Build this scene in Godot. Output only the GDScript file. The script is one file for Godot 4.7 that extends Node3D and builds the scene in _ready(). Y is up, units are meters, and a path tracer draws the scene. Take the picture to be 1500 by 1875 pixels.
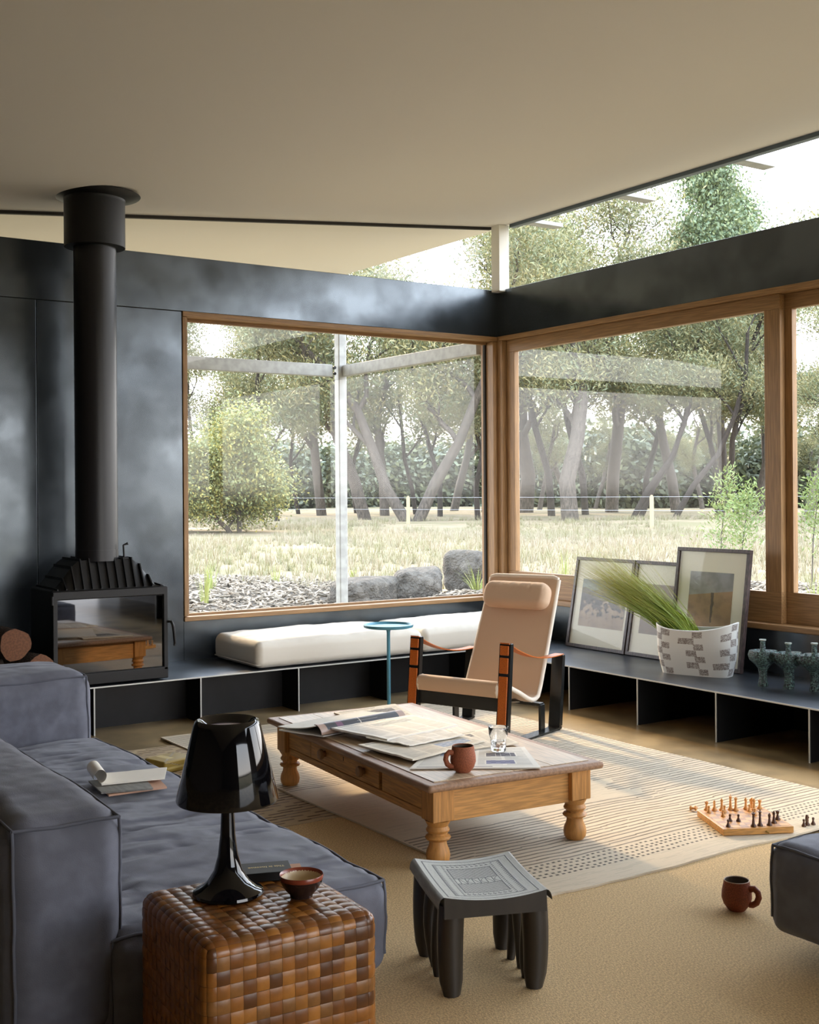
extends Node3D

const XW := 5.8716      # inner face of the wall on the right
const ZW := -7.505      # inner face of the wall at the back
const BENCH := 0.282    # height of the steel bench
var M := {}             # materials
var T := {}             # textures
var rng := RandomNumberGenerator.new()
var used := {}


class MB:
	# collects triangles with normals; commit() gives one ArrayMesh
	var v := PackedVector3Array()
	var n := PackedVector3Array()
	var t := PackedVector2Array()
	var c := PackedColorArray()
	var ix := PackedInt32Array()
	var col := Color.WHITE
	var tinted := false

	func vert(p: Vector3, nn: Vector3, uv := Vector2.ZERO) -> int:
		v.append(p)
		n.append(nn)
		t.append(uv)
		c.append(col)
		return v.size() - 1

	func tri(a: int, b: int, d: int) -> void:
		var fn := (v[b] - v[a]).cross(v[d] - v[a])
		if fn.dot(n[a] + n[b] + n[d]) > 0.0:
			ix.append(a)
			ix.append(d)
			ix.append(b)
		else:
			ix.append(a)
			ix.append(b)
			ix.append(d)

	func quad(a: Vector3, b: Vector3, d: Vector3, e: Vector3, out_of := Vector3.INF, uvs := []) -> void:
		var nn := (b - a).cross(e - a).normalized()
		if nn == Vector3.ZERO:
			nn = (d - b).cross(e - b).normalized()
		if out_of != Vector3.INF and nn.dot((a + b + d + e) / 4.0 - out_of) < 0.0:
			nn = -nn
		if uvs.is_empty():
			uvs = [Vector2(0, 0), Vector2(1, 0), Vector2(1, 1), Vector2(0, 1)]
		var p := vert(a, nn, uvs[0])
		var q := vert(b, nn, uvs[1])
		var r := vert(d, nn, uvs[2])
		var s := vert(e, nn, uvs[3])
		tri(p, q, r)
		tri(p, r, s)

	func box(at: Vector3, size: Vector3, turn := Basis.IDENTITY) -> MB:
		var h := size / 2.0
		for ax in 3:
			for s: float in [-1.0, 1.0]:
				var o := Vector3.ZERO
				o[ax] = s * h[ax]
				var u := Vector3.ZERO
				u[(ax + 1) % 3] = h[(ax + 1) % 3]
				var w := Vector3.ZERO
				w[(ax + 2) % 3] = h[(ax + 2) % 3]
				quad(at + turn * (o - u - w), at + turn * (o + u - w), at + turn * (o + u + w), at + turn * (o - u + w), at)
		return self

	func quad_sheet(at: Vector3, u: Vector3, w: Vector3) -> MB:
		quad(at, at + u, at + u + w, at + w)
		return self

	func span(lo: Vector3, hi: Vector3, r := 0.0) -> MB:
		if r > 0.0:
			return rbox((lo + hi) / 2.0, (hi - lo).abs(), r)
		return box((lo + hi) / 2.0, (hi - lo).abs())

	func rbox(at: Vector3, size: Vector3, r: float, turn := Basis.IDENTITY, sub := Vector3i(1, 1, 1), ns := 1, bend = null) -> MB:
		# a box with rounded edges, cut into sub pieces, bent by a Callable(point) -> point
		var h := size / 2.0
		r = minf(r, minf(h.x, minf(h.y, h.z)) * 0.999)
		var lists := []
		for ax in 3:
			var l := []
			for k in ns:
				l.append(-h[ax] + r * k / ns)
			for k in sub[ax] + 1:
				l.append(lerpf(-h[ax] + r, h[ax] - r, float(k) / sub[ax]))
			for k in ns:
				l.append(h[ax] - r + r * (k + 1) / ns)
			lists.append(l)
		for ax in 3:
			var b := (ax + 1) % 3
			var d := (ax + 2) % 3
			for s: float in [-1.0, 1.0]:
				var first := v.size()
				var lb: Array = lists[b]
				var ld: Array = lists[d]
				for x: float in lb:
					for y: float in ld:
						var p := Vector3.ZERO
						p[ax] = s * h[ax]
						p[b] = x
						p[d] = y
						var q := p.clamp(-h + Vector3.ONE * r, h - Vector3.ONE * r)
						var nn := (p - q).normalized()
						var o := q + nn * r
						if bend != null:
							var t1 := nn.cross(Vector3.UP if absf(nn.y) < 0.9 else Vector3.RIGHT).normalized()
							var t2 := nn.cross(t1)
							var o0: Vector3 = bend.call(o)
							var o1: Vector3 = bend.call(o + t1 * 0.004)
							var o2: Vector3 = bend.call(o + t2 * 0.004)
							var bn := (o1 - o0).cross(o2 - o0).normalized()
							if bn.dot(nn) < 0.0:
								bn = -bn
							o = o0
							nn = bn
						vert(at + turn * o, turn * nn, Vector2(x / size[b] + 0.5, y / size[d] + 0.5))
				var w := ld.size()
				for i in lb.size() - 1:
					for j in w - 1:
						var k := first + i * w + j
						tri(k, k + w, k + w + 1)
						tri(k, k + w + 1, k + 1)
		return self

	func tube(path: Array, radii: Array, seg := 8, caps := true, squash := 1.0) -> MB:
		var count := path.size()
		var tan0: Vector3 = (path[1] - path[0]).normalized()
		var side := tan0.cross(Vector3.UP if absf(tan0.y) < 0.95 else Vector3.RIGHT).normalized()
		var first := v.size()
		for k in count:
			var a: Vector3 = path[maxi(k - 1, 0)]
			var b: Vector3 = path[mini(k + 1, count - 1)]
			var tg := (b - a).normalized()
			side = (side - tg * side.dot(tg)).normalized()
			var up := side.cross(tg)
			var r: float = radii[k] if radii.size() > 1 else radii[0]
			for j in seg + 1:
				var an := TAU * j / seg
				var d := side * cos(an) + up * sin(an) * squash
				vert(path[k] + d * r, d.normalized(), Vector2(float(j) / seg, float(k) / count))
		for k in count - 1:
			for j in seg:
				var q := first + k * (seg + 1) + j
				tri(q, q + 1, q + seg + 2)
				tri(q, q + seg + 2, q + seg + 1)
		if caps:
			for e in 2:
				var k := 0 if e == 0 else count - 1
				var nn: Vector3 = (path[0] - path[1]).normalized() if e == 0 else (path[count - 1] - path[count - 2]).normalized()
				var mid := vert(path[k], nn)
				var ring := v.size()
				for j in seg + 1:
					vert(v[first + k * (seg + 1) + j], nn)
				for j in seg:
					tri(mid, ring + j, ring + j + 1)
		return self

	func lathe(prof: Array, seg := 32, at := Vector3.ZERO, turn := Basis.IDENTITY, ripple = null) -> MB:
		# prof: points (radius, height); corners sharper than 40 degrees stay sharp; ripple(angle, height) scales the radius
		var dirs := []
		for k in prof.size() - 1:
			var d: Vector2 = (prof[k + 1] - prof[k]).normalized()
			dirs.append(Vector2(d.y, -d.x))
		for k in prof.size() - 1:
			var first := v.size()
			for e in 2:
				var p: Vector2 = prof[k + e]
				var nd: Vector2 = dirs[k]
				var o := k - 1 if e == 0 else k + 1
				if o >= 0 and o < dirs.size() and nd.dot(dirs[o]) > 0.76:
					nd = (nd + dirs[o]).normalized()
				for j in seg + 1:
					var an := TAU * j / seg
					var s := 1.0
					if ripple != null:
						s = ripple.call(an, p.y)
					vert(at + turn * Vector3(cos(an) * p.x * s, p.y, sin(an) * p.x * s), turn * Vector3(cos(an) * nd.x, nd.y, sin(an) * nd.x), Vector2(float(j) / seg, float(k + e) / prof.size()))
			for j in seg:
				var q := first + j
				tri(q, q + 1, q + seg + 2)
				tri(q, q + seg + 2, q + seg + 1)
		return self

	func surf(nu: int, nv: int, f: Callable, flip := false) -> MB:
		# f(u, v) -> point, u and v from 0 to 1; normals from neighbours
		var first := v.size()
		var pts := PackedVector3Array()
		for i in nu + 1:
			for j in nv + 1:
				pts.append(f.call(float(i) / nu, float(j) / nv))
		for i in nu + 1:
			for j in nv + 1:
				var a := pts[mini(i + 1, nu) * (nv + 1) + j] - pts[maxi(i - 1, 0) * (nv + 1) + j]
				var b := pts[i * (nv + 1) + mini(j + 1, nv)] - pts[i * (nv + 1) + maxi(j - 1, 0)]
				var nn := b.cross(a).normalized()
				vert(pts[i * (nv + 1) + j], -nn if flip else nn, Vector2(float(i) / nu, float(j) / nv))
		for i in nu:
			for j in nv:
				var k := first + i * (nv + 1) + j
				tri(k, k + nv + 1, k + nv + 2)
				tri(k, k + nv + 2, k + 1)
		return self

	func slab(nu: int, nv: int, f: Callable, th: float) -> MB:
		# a sheet f(u, v) of thickness th, measured downwards along y, with closed edges
		surf(nu, nv, f)
		surf(nu, nv, func(a: float, b: float) -> Vector3: return f.call(a, b) - Vector3(0, th, 0), true)
		var mid: Vector3 = f.call(0.5, 0.5)
		for e in 4:
			var m := nu if e < 2 else nv
			for k in m:
				var a := float(k) / m
				var b := float(k + 1) / m
				var p: Vector3
				var q: Vector3
				match e:
					0:
						p = f.call(a, 0.0)
						q = f.call(b, 0.0)
					1:
						p = f.call(a, 1.0)
						q = f.call(b, 1.0)
					2:
						p = f.call(0.0, a)
						q = f.call(0.0, b)
					3:
						p = f.call(1.0, a)
						q = f.call(1.0, b)
				var dn := Vector3(0, -th, 0)
				quad(p, q, q + dn, p + dn, mid, [Vector2(0.01, 0.01), Vector2(0.01, 0.01), Vector2(0.01, 0.01), Vector2(0.01, 0.01)])
		return self

	func prism(poly: PackedVector2Array, depth: float, xf := Transform3D.IDENTITY) -> MB:
		# a polygon in x, y pushed out along z, centred on z = 0
		var tr := Geometry2D.triangulate_polygon(poly)
		var mid := Vector2.ZERO
		for p in poly:
			mid += p / poly.size()
		for s: float in [-1.0, 1.0]:
			var first := v.size()
			for p in poly:
				vert(xf * Vector3(p.x, p.y, s * depth / 2.0), xf.basis * Vector3(0, 0, s), p)
			for k in tr.size() / 3:
				tri(first + tr[k * 3], first + tr[k * 3 + 1], first + tr[k * 3 + 2])
		var cw := Geometry2D.is_polygon_clockwise(poly)
		for k in poly.size():
			var a := poly[k]
			var b := poly[(k + 1) % poly.size()]
			var e := (b - a).normalized()
			var o := Vector2(e.y, -e.x)
			if cw:
				o = -o
			var nn := xf.basis * Vector3(o.x, o.y, 0)
			var i0 := vert(xf * Vector3(a.x, a.y, -depth / 2.0), nn)
			vert(xf * Vector3(b.x, b.y, -depth / 2.0), nn)
			vert(xf * Vector3(b.x, b.y, depth / 2.0), nn)
			vert(xf * Vector3(a.x, a.y, depth / 2.0), nn)
			tri(i0, i0 + 1, i0 + 2)
			tri(i0, i0 + 2, i0 + 3)
		return self

	func commit() -> ArrayMesh:
		var a := []
		a.resize(Mesh.ARRAY_MAX)
		a[Mesh.ARRAY_VERTEX] = v
		a[Mesh.ARRAY_NORMAL] = n
		a[Mesh.ARRAY_TEX_UV] = t
		if tinted:
			a[Mesh.ARRAY_COLOR] = c
		a[Mesh.ARRAY_INDEX] = ix
		var m := ArrayMesh.new()
		m.add_surface_from_arrays(Mesh.PRIMITIVE_TRIANGLES, a)
		return m


func numbered(called: String) -> String:
	var k: int = used.get(called, 0)
	used[called] = k + 1
	return called if k == 0 else "%s_%03d" % [called, k]


func thing(called: String, label: String, category: String, at := Vector3.ZERO, turn := 0.0, group := "") -> Node3D:
	var o := Node3D.new()
	o.name = numbered(called)
	add_child(o)
	o.position = at
	o.rotation.y = turn
	o.set_meta("label", label)
	o.set_meta("category", category)
	if group:
		o.set_meta("group", group)
	return o


func part(parent: Node, called: String, mesh, mat: Material) -> MeshInstance3D:
	var o := MeshInstance3D.new()
	o.name = called
	o.mesh = mesh.commit() if mesh is MB else mesh
	o.material_override = mat
	parent.add_child(o, true)
	return o


func whole(called: String, mesh, mat: Material, label: String, category: String, at := Vector3.ZERO, turn := 0.0, group := "") -> MeshInstance3D:
	var o := part(self, numbered(called), mesh, mat)
	o.position = at
	o.rotation.y = turn
	o.set_meta("label", label)
	o.set_meta("category", category)
	if group:
		o.set_meta("group", group)
	return o


func struct(called: String, label: String, category: String) -> Node3D:
	var o := thing(called, label, category)
	o.set_meta("kind", "structure")
	return o


func stuff_of(parent: Node, called: String, mesh: Mesh, places: Array, mat: Material, tints := []) -> MultiMeshInstance3D:
	var mm := MultiMesh.new()
	mm.transform_format = MultiMesh.TRANSFORM_3D
	mm.use_colors = not tints.is_empty()
	mm.mesh = mesh
	mm.instance_count = places.size()
	for k in places.size():
		mm.set_instance_transform(k, places[k])
		if mm.use_colors:
			mm.set_instance_color(k, tints[k])
	var o := MultiMeshInstance3D.new()
	o.name = called
	o.multimesh = mm
	o.material_override = mat
	o.set_meta("kind", "stuff")
	parent.add_child(o, true)
	return o


func roof(x: float) -> float:
	return 3.483 + 0.0885 * (x - XW)


# ---------------------------------------------------------------- textures and materials
func noise(freq: float, seed_: int, lo: Color, hi: Color, octaves := 4, kind := FastNoiseLite.TYPE_SIMPLEX_SMOOTH, a := 0.25, b := 0.75) -> NoiseTexture2D:
	var f := FastNoiseLite.new()
	f.noise_type = kind
	f.seed = seed_
	f.frequency = freq
	f.fractal_octaves = octaves
	var g := Gradient.new()
	g.offsets = PackedFloat32Array([a, b])
	g.colors = PackedColorArray([lo, hi])
	var x := NoiseTexture2D.new()
	x.width = 512
	x.height = 512
	x.seamless = true
	x.noise = f
	x.color_ramp = g
	return x


func grey(k: float) -> Color:
	return Color(k, k, k)


func mat(called: String, r: int, g: int, b: int, rough := 0.6, metal := 0.0, tex: Texture2D = null, scale := Vector3.ONE, bump: Texture2D = null, cm := 0.1) -> StandardMaterial3D:
	var m := StandardMaterial3D.new()
	m.resource_name = called
	m.albedo_color = Color8(r, g, b)
	m.roughness = rough
	m.metallic = metal
	if tex or bump:
		m.uv1_triplanar = true
		m.uv1_scale = scale
	if tex:
		m.albedo_texture = tex
	if bump:
		m.heightmap_enabled = true
		m.heightmap_texture = bump
		m.heightmap_scale = cm
	M[called] = m
	return m


func glass_pane(called: String, alpha: float) -> StandardMaterial3D:
	var m := StandardMaterial3D.new()
	m.resource_name = called
	m.transparency = BaseMaterial3D.TRANSPARENCY_ALPHA
	m.albedo_color = Color(0.95, 0.98, 0.97, alpha)
	m.metallic_specular = 0.38
	m.roughness = 0.02
	M[called] = m
	return m


func printed(called: String, im: Image, rough := 0.7, tint := Color.WHITE) -> StandardMaterial3D:
	var m := StandardMaterial3D.new()
	m.resource_name = called
	m.albedo_texture = ImageTexture.create_from_image(im)
	m.albedo_color = tint
	m.roughness = rough
	M[called] = m
	return m


func fill(im: Image, x: float, y: float, w: float, h: float, c: Color) -> void:
	im.fill_rect(Rect2i(int(x), int(y), maxi(1, int(w)), maxi(1, int(h))), c)


func make_materials() -> void:
	T.cloud = noise(0.006, 3, grey(0.72), grey(1.0), 5)
	T.soft = noise(0.008, 9, grey(0.9), grey(1.0), 3)
	T.grain = noise(0.02, 5, grey(0.62), grey(1.0), 5)
	T.wood = noise(0.02, 6, grey(0.84), grey(1.0), 4)
	T.smudge = noise(0.006, 4, grey(0.86), grey(1.0), 4)
	T.fine = noise(0.12, 7, grey(0.7), grey(1.0), 3)
	T.speck = noise(0.05, 11, grey(0.45), grey(1.0), 4, FastNoiseLite.TYPE_CELLULAR)
	T.bump = noise(0.03, 21, grey(0.0), grey(1.0), 4)
	T.weave = noise(0.2, 23, grey(0.0), grey(1.0), 2)
	T.rough = noise(0.008, 31, grey(0.72), grey(1.0), 4)

	mat("plaster", 222, 215, 204, 0.85)
	mat("dark_lining", 84, 75, 64, 0.8)  # unseen walls, toned dark to cut bounce light and reflections
	mat("soffit", 232, 226, 217, 0.85)
	mat("concrete", 178, 154, 114, 0.28, 0.0, T.cloud, Vector3.ONE * 0.5)
	var st := mat("steel", 96, 103, 109, 0.25, 0.8, T.smudge, Vector3.ONE * 0.7)
	st.roughness_texture = T.rough
	var sb := mat("bench_steel", 88, 94, 102, 0.36, 0.8, T.smudge, Vector3.ONE * 0.9)
	sb.roughness = 0.32
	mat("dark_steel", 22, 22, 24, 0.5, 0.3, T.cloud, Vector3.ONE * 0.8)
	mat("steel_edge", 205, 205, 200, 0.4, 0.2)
	mat("white_paint", 222, 218, 206, 0.5)
	mat("dark_gap", 40, 34, 26, 0.8)
	mat("flashing", 92, 104, 112, 0.5, 0.3)
	mat("timber_x", 162, 123, 79, 0.5, 0.0, T.wood, Vector3(0.35, 7, 7))
	mat("timber_y", 162, 123, 79, 0.5, 0.0, T.wood, Vector3(7, 0.35, 7))
	mat("timber_z", 162, 123, 79, 0.5, 0.0, T.wood, Vector3(7, 7, 0.35))
	glass_pane("window_glass", 0.03)
	mat("black_iron", 15, 14, 15, 0.5, 0.2, T.fine, Vector3.ONE * 2)
	mat("flue_black", 26, 25, 28, 0.38, 0.1)
	var fg := mat("stove_glass", 104, 104, 106, 0.02, 1.0)
	fg.metallic_specular = 0.5
	mat("log_end", 112, 70, 42, 0.8, 0.0, T.wood, Vector3.ONE * 6)
	mat("log_bark", 84, 62, 46, 0.95, 0.0, T.speck, Vector3.ONE * 4, T.bump, 0.6)
	var cu := mat("cushion_cloth", 226, 219, 206, 0.9, 0.0, null, Vector3.ONE * 6, T.weave, 0.01)
	cu.rim_enabled = true
	cu.rim = 0.3
	var so := mat("sofa_cloth", 103, 105, 117, 0.85, 0.0, T.soft, Vector3.ONE * 2.5, T.weave, 0.02)
	so.rim_enabled = true
	so.rim = 0.5
	so.rim_tint = 0.4
	mat("sofa_seam", 90, 92, 102, 0.9)
	mat("sofa_base", 40, 41, 48, 0.9)
	mat("table_blue", 84, 146, 168, 0.3, 0.1)
	var ch := mat("chair_cloth", 204, 174, 146, 0.9, 0.0, null, Vector3.ONE * 6, T.weave, 0.01)
	ch.rim_enabled = true
	ch.rim = 0.3
	mat("chair_piping", 232, 220, 204, 0.8)
	mat("chair_steel", 40, 42, 42, 0.25, 0.4)
	mat("leather_orange", 214, 112, 34, 0.45, 0.0, T.fine, Vector3.ONE * 3)
	mat("pine_x", 212, 154, 86, 0.5, 0.0, T.wood, Vector3(0.6, 9, 9))
	mat("pine_y", 206, 146, 78, 0.5, 0.0, T.wood, Vector3(9, 0.6, 9))
	mat("pine_z", 212, 154, 86, 0.5, 0.0, T.wood, Vector3(9, 9, 0.6))
	mat("pine_top", 206, 180, 148, 0.4, 0.0, T.wood, Vector3(7, 7, 0.5))
	mat("pine_edge", 166, 128, 98, 0.5, 0.0, T.wood, Vector3(7, 7, 0.6))
	mat("knob_wood", 150, 110, 70, 0.45)
	mat("paper_edge", 190, 150, 126, 0.9)
	mat("paper_white", 226, 220, 208, 0.85)
	mat("terracotta", 172, 96, 62, 0.75, 0.0, T.fine, Vector3.ONE * 3)
	mat("terracotta_deep", 150, 72, 40, 0.6, 0.0, T.fine, Vector3.ONE * 3)
	mat("mug_inside", 92, 80, 70, 0.7)
	mat("mug_rim", 196, 176, 160, 0.7)
	var gl := StandardMaterial3D.new()
	gl.resource_name = "tumbler_glass"
	gl.refraction_enabled = true
	gl.refraction_scale = 0.05
	gl.albedo_color = Color(1, 1, 1, 0.02)
	gl.roughness = 0.02
	M.tumbler_glass = gl
	var wa: StandardMaterial3D = gl.duplicate()
	wa.resource_name = "water"
	wa.refraction_scale = 0.033
	M.water = wa
	mat("lamp_black", 9, 8, 10, 0.05)
	mat("lamp_inner", 205, 200, 215, 0.5)
	for k in 5:
		var e: Array = [[142, 88, 34], [118, 70, 28], [158, 102, 42], [92, 54, 24], [132, 88, 44]][k]
		mat("hide_%d" % k, e[0], e[1], e[2], 0.3, 0.0, T.smudge, Vector3.ONE * 5, T.fine, 0.01)
	mat("hide_dark", 40, 24, 14, 0.8)
	mat("bowl_red", 128, 58, 38, 0.25)
	mat("bowl_glaze", 44, 30, 26, 0.2)
	mat("bowl_inside", 206, 184, 146, 0.3)
	mat("box_black", 22, 23, 25, 0.6)
	mat("gilt", 200, 176, 120, 0.4, 0.6)
	mat("stool_wood", 46, 39, 31, 0.45, 0.0, T.smudge, Vector3(4, 1, 4))
	mat("stool_lip", 132, 130, 124, 0.5, 0.0, T.wood, Vector3(6, 6, 1))
	mat("chess_light", 214, 158, 92, 0.4)
	mat("chess_dark", 84, 52, 34, 0.4)
	mat("board_dark", 176, 128, 82, 0.4)
	mat("board_side", 214, 156, 84, 0.35, 0.0, T.wood, Vector3(1.5, 9, 9))
	mat("frame_wood", 84, 68, 66, 0.45, 0.0, T.grain, Vector3(8, 2, 8))
	mat("mount", 222, 220, 204, 0.8)
	mat("vase_rim", 220, 220, 216, 0.6)
	var ce := mat("ceramic", 74, 78, 74, 0.22, 0.0, noise(0.02, 41, Color8(34, 34, 36), Color8(126, 158, 146), 5, FastNoiseLite.TYPE_SIMPLEX_SMOOTH, 0.3, 0.7), Vector3.ONE * 7, T.bump, 0.4)
	ce.albedo_color = Color8(200, 210, 210)
	mat("ceramic_rim", 150, 158, 150, 0.3)
	mat("brass", 150, 120, 60, 0.35, 0.9)
	var bl := mat("blade", 255, 255, 255, 0.6)
	bl.vertex_color_use_as_albedo = true
	bl.backlight_enabled = true
	bl.backlight = Color(0.35, 0.35, 0.3)
	# outdoors
	mat("galvanised", 168, 170, 168, 0.5, 0.1, T.soft, Vector3.ONE * 2)
	mat("bark_grey", 92, 84, 76, 0.95, 0.0, T.grain, Vector3(1.2, 0.25, 1.2))
	mat("bark_dark", 60, 53, 48, 0.95, 0.0, T.grain, Vector3(1.2, 0.25, 1.2))
	var lf := mat("leaf", 255, 255, 255, 0.55)
	lf.vertex_color_use_as_albedo = true
	lf.backlight_enabled = true
	lf.backlight = Color(0.6, 0.6, 0.55)
	mat("stone", 92, 86, 78, 0.95, 0.0, T.cloud, Vector3.ONE * 1.5, T.bump, 2.0)
	var chip := mat("bark_chip", 255, 255, 255, 0.9)
	chip.vertex_color_use_as_albedo = true
	mat("post_wood", 160, 148, 120, 0.9)
	mat("wire", 170, 172, 176, 0.5, 0.5)
	mat("sand", 158, 126, 88, 0.95, 0.0, T.cloud, Vector3.ONE * 0.5)
	mat("mulch_soil", 92, 84, 74, 0.95, 0.0, T.speck, Vector3.ONE * 1.0)


func make_view() -> void:
	var cam := Camera3D.new()
	cam.name = "camera"
	var yaw := 0.5897
	var roll := -0.007
	var f := Vector3(sin(yaw), 0, -cos(yaw))
	var r := Vector3(cos(yaw), 0, sin(yaw))
	var u := Vector3.UP
	cam.transform = Transform3D(Basis(r * cos(roll) + u * sin(roll), u * cos(roll) - r * sin(roll), -f), Vector3(0, 1.4, 0))
	cam.projection = Camera3D.PROJECTION_FRUSTUM
	cam.near = 0.05
	cam.far = 500.0
	cam.size = 0.05 * 1875.0 / 2202.0
	cam.frustum_offset = Vector2(0, 0.05 * -38.0 / 2202.0)
	add_child(cam)

	var sky := ProceduralSkyMaterial.new()
	sky.sky_top_color = Color(0.80, 0.86, 0.93)
	sky.sky_horizon_color = Color(0.97, 0.95, 0.93)
	sky.sky_curve = 0.2
	sky.ground_horizon_color = Color(0.55, 0.52, 0.45)
	sky.ground_bottom_color = Color(0.4, 0.37, 0.3)
	sky.sky_energy_multiplier = 2.6
	sky.ground_energy_multiplier = 1.0
	var env := Environment.new()
	env.background_mode = Environment.BG_SKY
	env.sky = Sky.new()
	env.sky.sky_material = sky
	env.tonemap_mode = Environment.TONE_MAPPER_LINEAR
	env.tonemap_exposure = 1.0
	env.sdfgi_enabled = true
	env.ssao_enabled = true
	env.ssil_enabled = true
	var we := WorldEnvironment.new()
	we.name = "sky"
	we.environment = env
	add_child(we)

	var sun := DirectionalLight3D.new()
	sun.name = "sun"
	sun.light_color = Color(1.0, 0.86, 0.66)
	sun.light_energy = 1.9
	sun.light_angular_distance = 3.0
	sun.shadow_enabled = true
	sun.sky_mode = DirectionalLight3D.SKY_MODE_LIGHT_ONLY
	add_child(sun)
	sun.look_at_from_position(Vector3.ZERO, -Vector3(0.15, 0.45, -1.0), Vector3.UP)


func make_room() -> void:
	# floor, walls and roof with thickness; daylight enters through the glazing and an added rear opening
	var fl := struct("floor", "polished brown concrete floor showing beside the rugs and under the bench", "floor")
	part(fl, "slab", MB.new().span(Vector3(-3.4, -0.04, -7.65), Vector3(6.05, 0, 3.2)), M.concrete)
	var ce := struct("ceiling", "smooth off-white sloping ceiling that carries on outside as the eave", "ceiling")
	var b := MB.new()
	var x0 := -3.4
	var x1 := 5.94
	var za := ZW + 0.05
	for z: Array in [[-10.7, ZW - 0.07], [ZW - 0.07, 3.2]]:
		b = MB.new()
		var mid := Vector3(1.3, 3.2, (z[0] + z[1]) / 2.0)
		var p := [Vector3(x0, roof(x0), z[0]), Vector3(x1, roof(x1), z[0]), Vector3(x1, roof(x1), z[1]), Vector3(x0, roof(x0), z[1])]
		var up := Vector3(0, 0.22, 0)
		b.quad(p[0], p[1], p[2], p[3], mid + up * 0.5)
		b.quad(p[0] + up, p[1] + up, p[2] + up, p[3] + up, mid)
		for k in 4:
			b.quad(p[k], p[(k + 1) % 4], p[(k + 1) % 4] + up, p[k] + up, mid + up * 0.5)
		part(ce, "lining" if z[1] > 0 else "soffit", b, M.plaster if z[1] > 0 else M.soffit)
	part(ce, "flashing", MB.new().span(Vector3(5.9, roof(5.94) - 0.03, ZW + 0.12), Vector3(5.95, roof(5.94) + 0.0, 3.2)), M.flashing)

	# the wall at the back: black steel sheets left of the window
	var wb := struct("wall_back", "blackened steel sheet wall behind the stove", "wall")
	part(wb, "core", MB.new().span(Vector3(-3.4, 0, ZW - 0.16), Vector3(3.205, 2.6126, ZW - 0.012)), M.dark_steel)
	var xs := [-3.4, -2.0, -0.6, 0.8, 2.236, 3.205]
	for k in xs.size() - 1:
		part(wb, "panel", MB.new().rbox(Vector3((xs[k] + xs[k + 1]) / 2.0, 1.306, ZW - 0.006), Vector3(xs[k + 1] - xs[k] - 0.004, 2.606, 0.012), 0.002), M.steel)
	part(wb, "upstand", MB.new().span(Vector3(3.205, 0, ZW - 0.16), Vector3(XW + 0.15, 0.541, ZW)), M.steel)
	var t1 := struct("trim_1", "blackened steel band above the back window", "trim")
	part(t1, "band", MB.new().rbox(Vector3((-3.4 + XW + 0.15) / 2.0, 2.795, ZW - 0.08), Vector3(XW + 0.15 + 3.4, 0.365, 0.16), 0.003), M.steel)
	var wr := struct("wall_right", "low blackened steel upstand under the right-hand windows", "wall")
	part(wr, "upstand", MB.new().span(Vector3(XW, 0, ZW), Vector3(XW + 0.15, 0.546, 3.2)), M.steel)
	part(wr, "face", MB.new().span(Vector3(XW, 0.546, 0.42), Vector3(XW + 0.15, 2.6126, 3.2)), M.dark_lining)  # unseen solid wall added to darken the foreground
	var t2 := struct("trim_2", "blackened steel band above the sliding windows", "trim")
	part(t2, "band", MB.new().rbox(Vector3(XW + 0.075, 2.795, (ZW + 3.2) / 2.0), Vector3(0.15, 0.365, 3.2 - ZW), 0.003), M.steel)
	var t3 := struct("trim_3", "white square post in the corner between the high windows", "trim")
	part(t3, "post", MB.new().rbox(Vector3(5.862, 3.22, -7.455), Vector3(0.1, 0.52, 0.1), 0.004), M.white_paint)
	var wf := struct("wall_front", "unseen darkened wall with an added opening, behind the camera", "wall")
	part(wf, "face", MB.new().span(Vector3(-3.4, 0, 3.2), Vector3(1.5, 3.7, 3.4)), M.dark_lining)
	part(wf, "face", MB.new().span(Vector3(1.5, 2.6, 3.2), Vector3(6.05, 3.7, 3.4)), M.dark_lining)  # space below left open to let extra skylight in from behind
	var wl := struct("wall_left", "plain darkened wall outside the view", "wall")
	part(wl, "face", MB.new().span(Vector3(-3.6, 0, -7.65), Vector3(-3.4, 3.7, 3.4)), M.dark_lining)

	# back window
	var w1 := struct("window_1", "large fixed back window with a slim timber frame above the bench", "window")
	part(w1, "sill", MB.new().rbox(Vector3(4.53, 0.556, ZW - 0.07), Vector3(2.65, 0.03, 0.17), 0.004), M.timber_x)
	part(w1, "head", MB.new().rbox(Vector3(4.53, 2.594, ZW - 0.07), Vector3(2.65, 0.034, 0.17), 0.004), M.timber_x)
	part(w1, "jamb", MB.new().rbox(Vector3(3.222, 1.575, ZW - 0.07), Vector3(0.034, 2.0, 0.16), 0.004), M.timber_y)
	part(w1, "jamb", MB.new().rbox(Vector3(5.835, 1.575, ZW - 0.07), Vector3(0.04, 2.0, 0.16), 0.004), M.timber_y)
	part(w1, "bead", MB.new().span(Vector3(3.24, 2.555, ZW - 0.11), Vector3(5.815, 2.577, ZW - 0.075)), M.timber_x)
	part(w1, "bead", MB.new().span(Vector3(3.24, 0.571, ZW - 0.11), Vector3(5.815, 0.585, ZW - 0.075)), M.timber_x)
	part(w1, "bead", MB.new().span(Vector3(5.8, 0.585, ZW - 0.105), Vector3(5.815, 2.555, ZW - 0.08)), M.dark_gap)
	part(w1, "pane", MB.new().quad_sheet(Vector3(3.24, 0.575, ZW - 0.092), Vector3(2.57, 0, 0), Vector3(0, 1.995, 0)), M.window_glass)

	# sliding windows on the right: two sashes in view, the rest of the run towards the camera
	var runs := [[-7.43, -4.785, XW + 0.05], [-4.83, -2.2, XW + 0.1], [-2.245, 0.4, XW + 0.05]]
	var names := ["window_2", "window_3", "window_6"]
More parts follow.
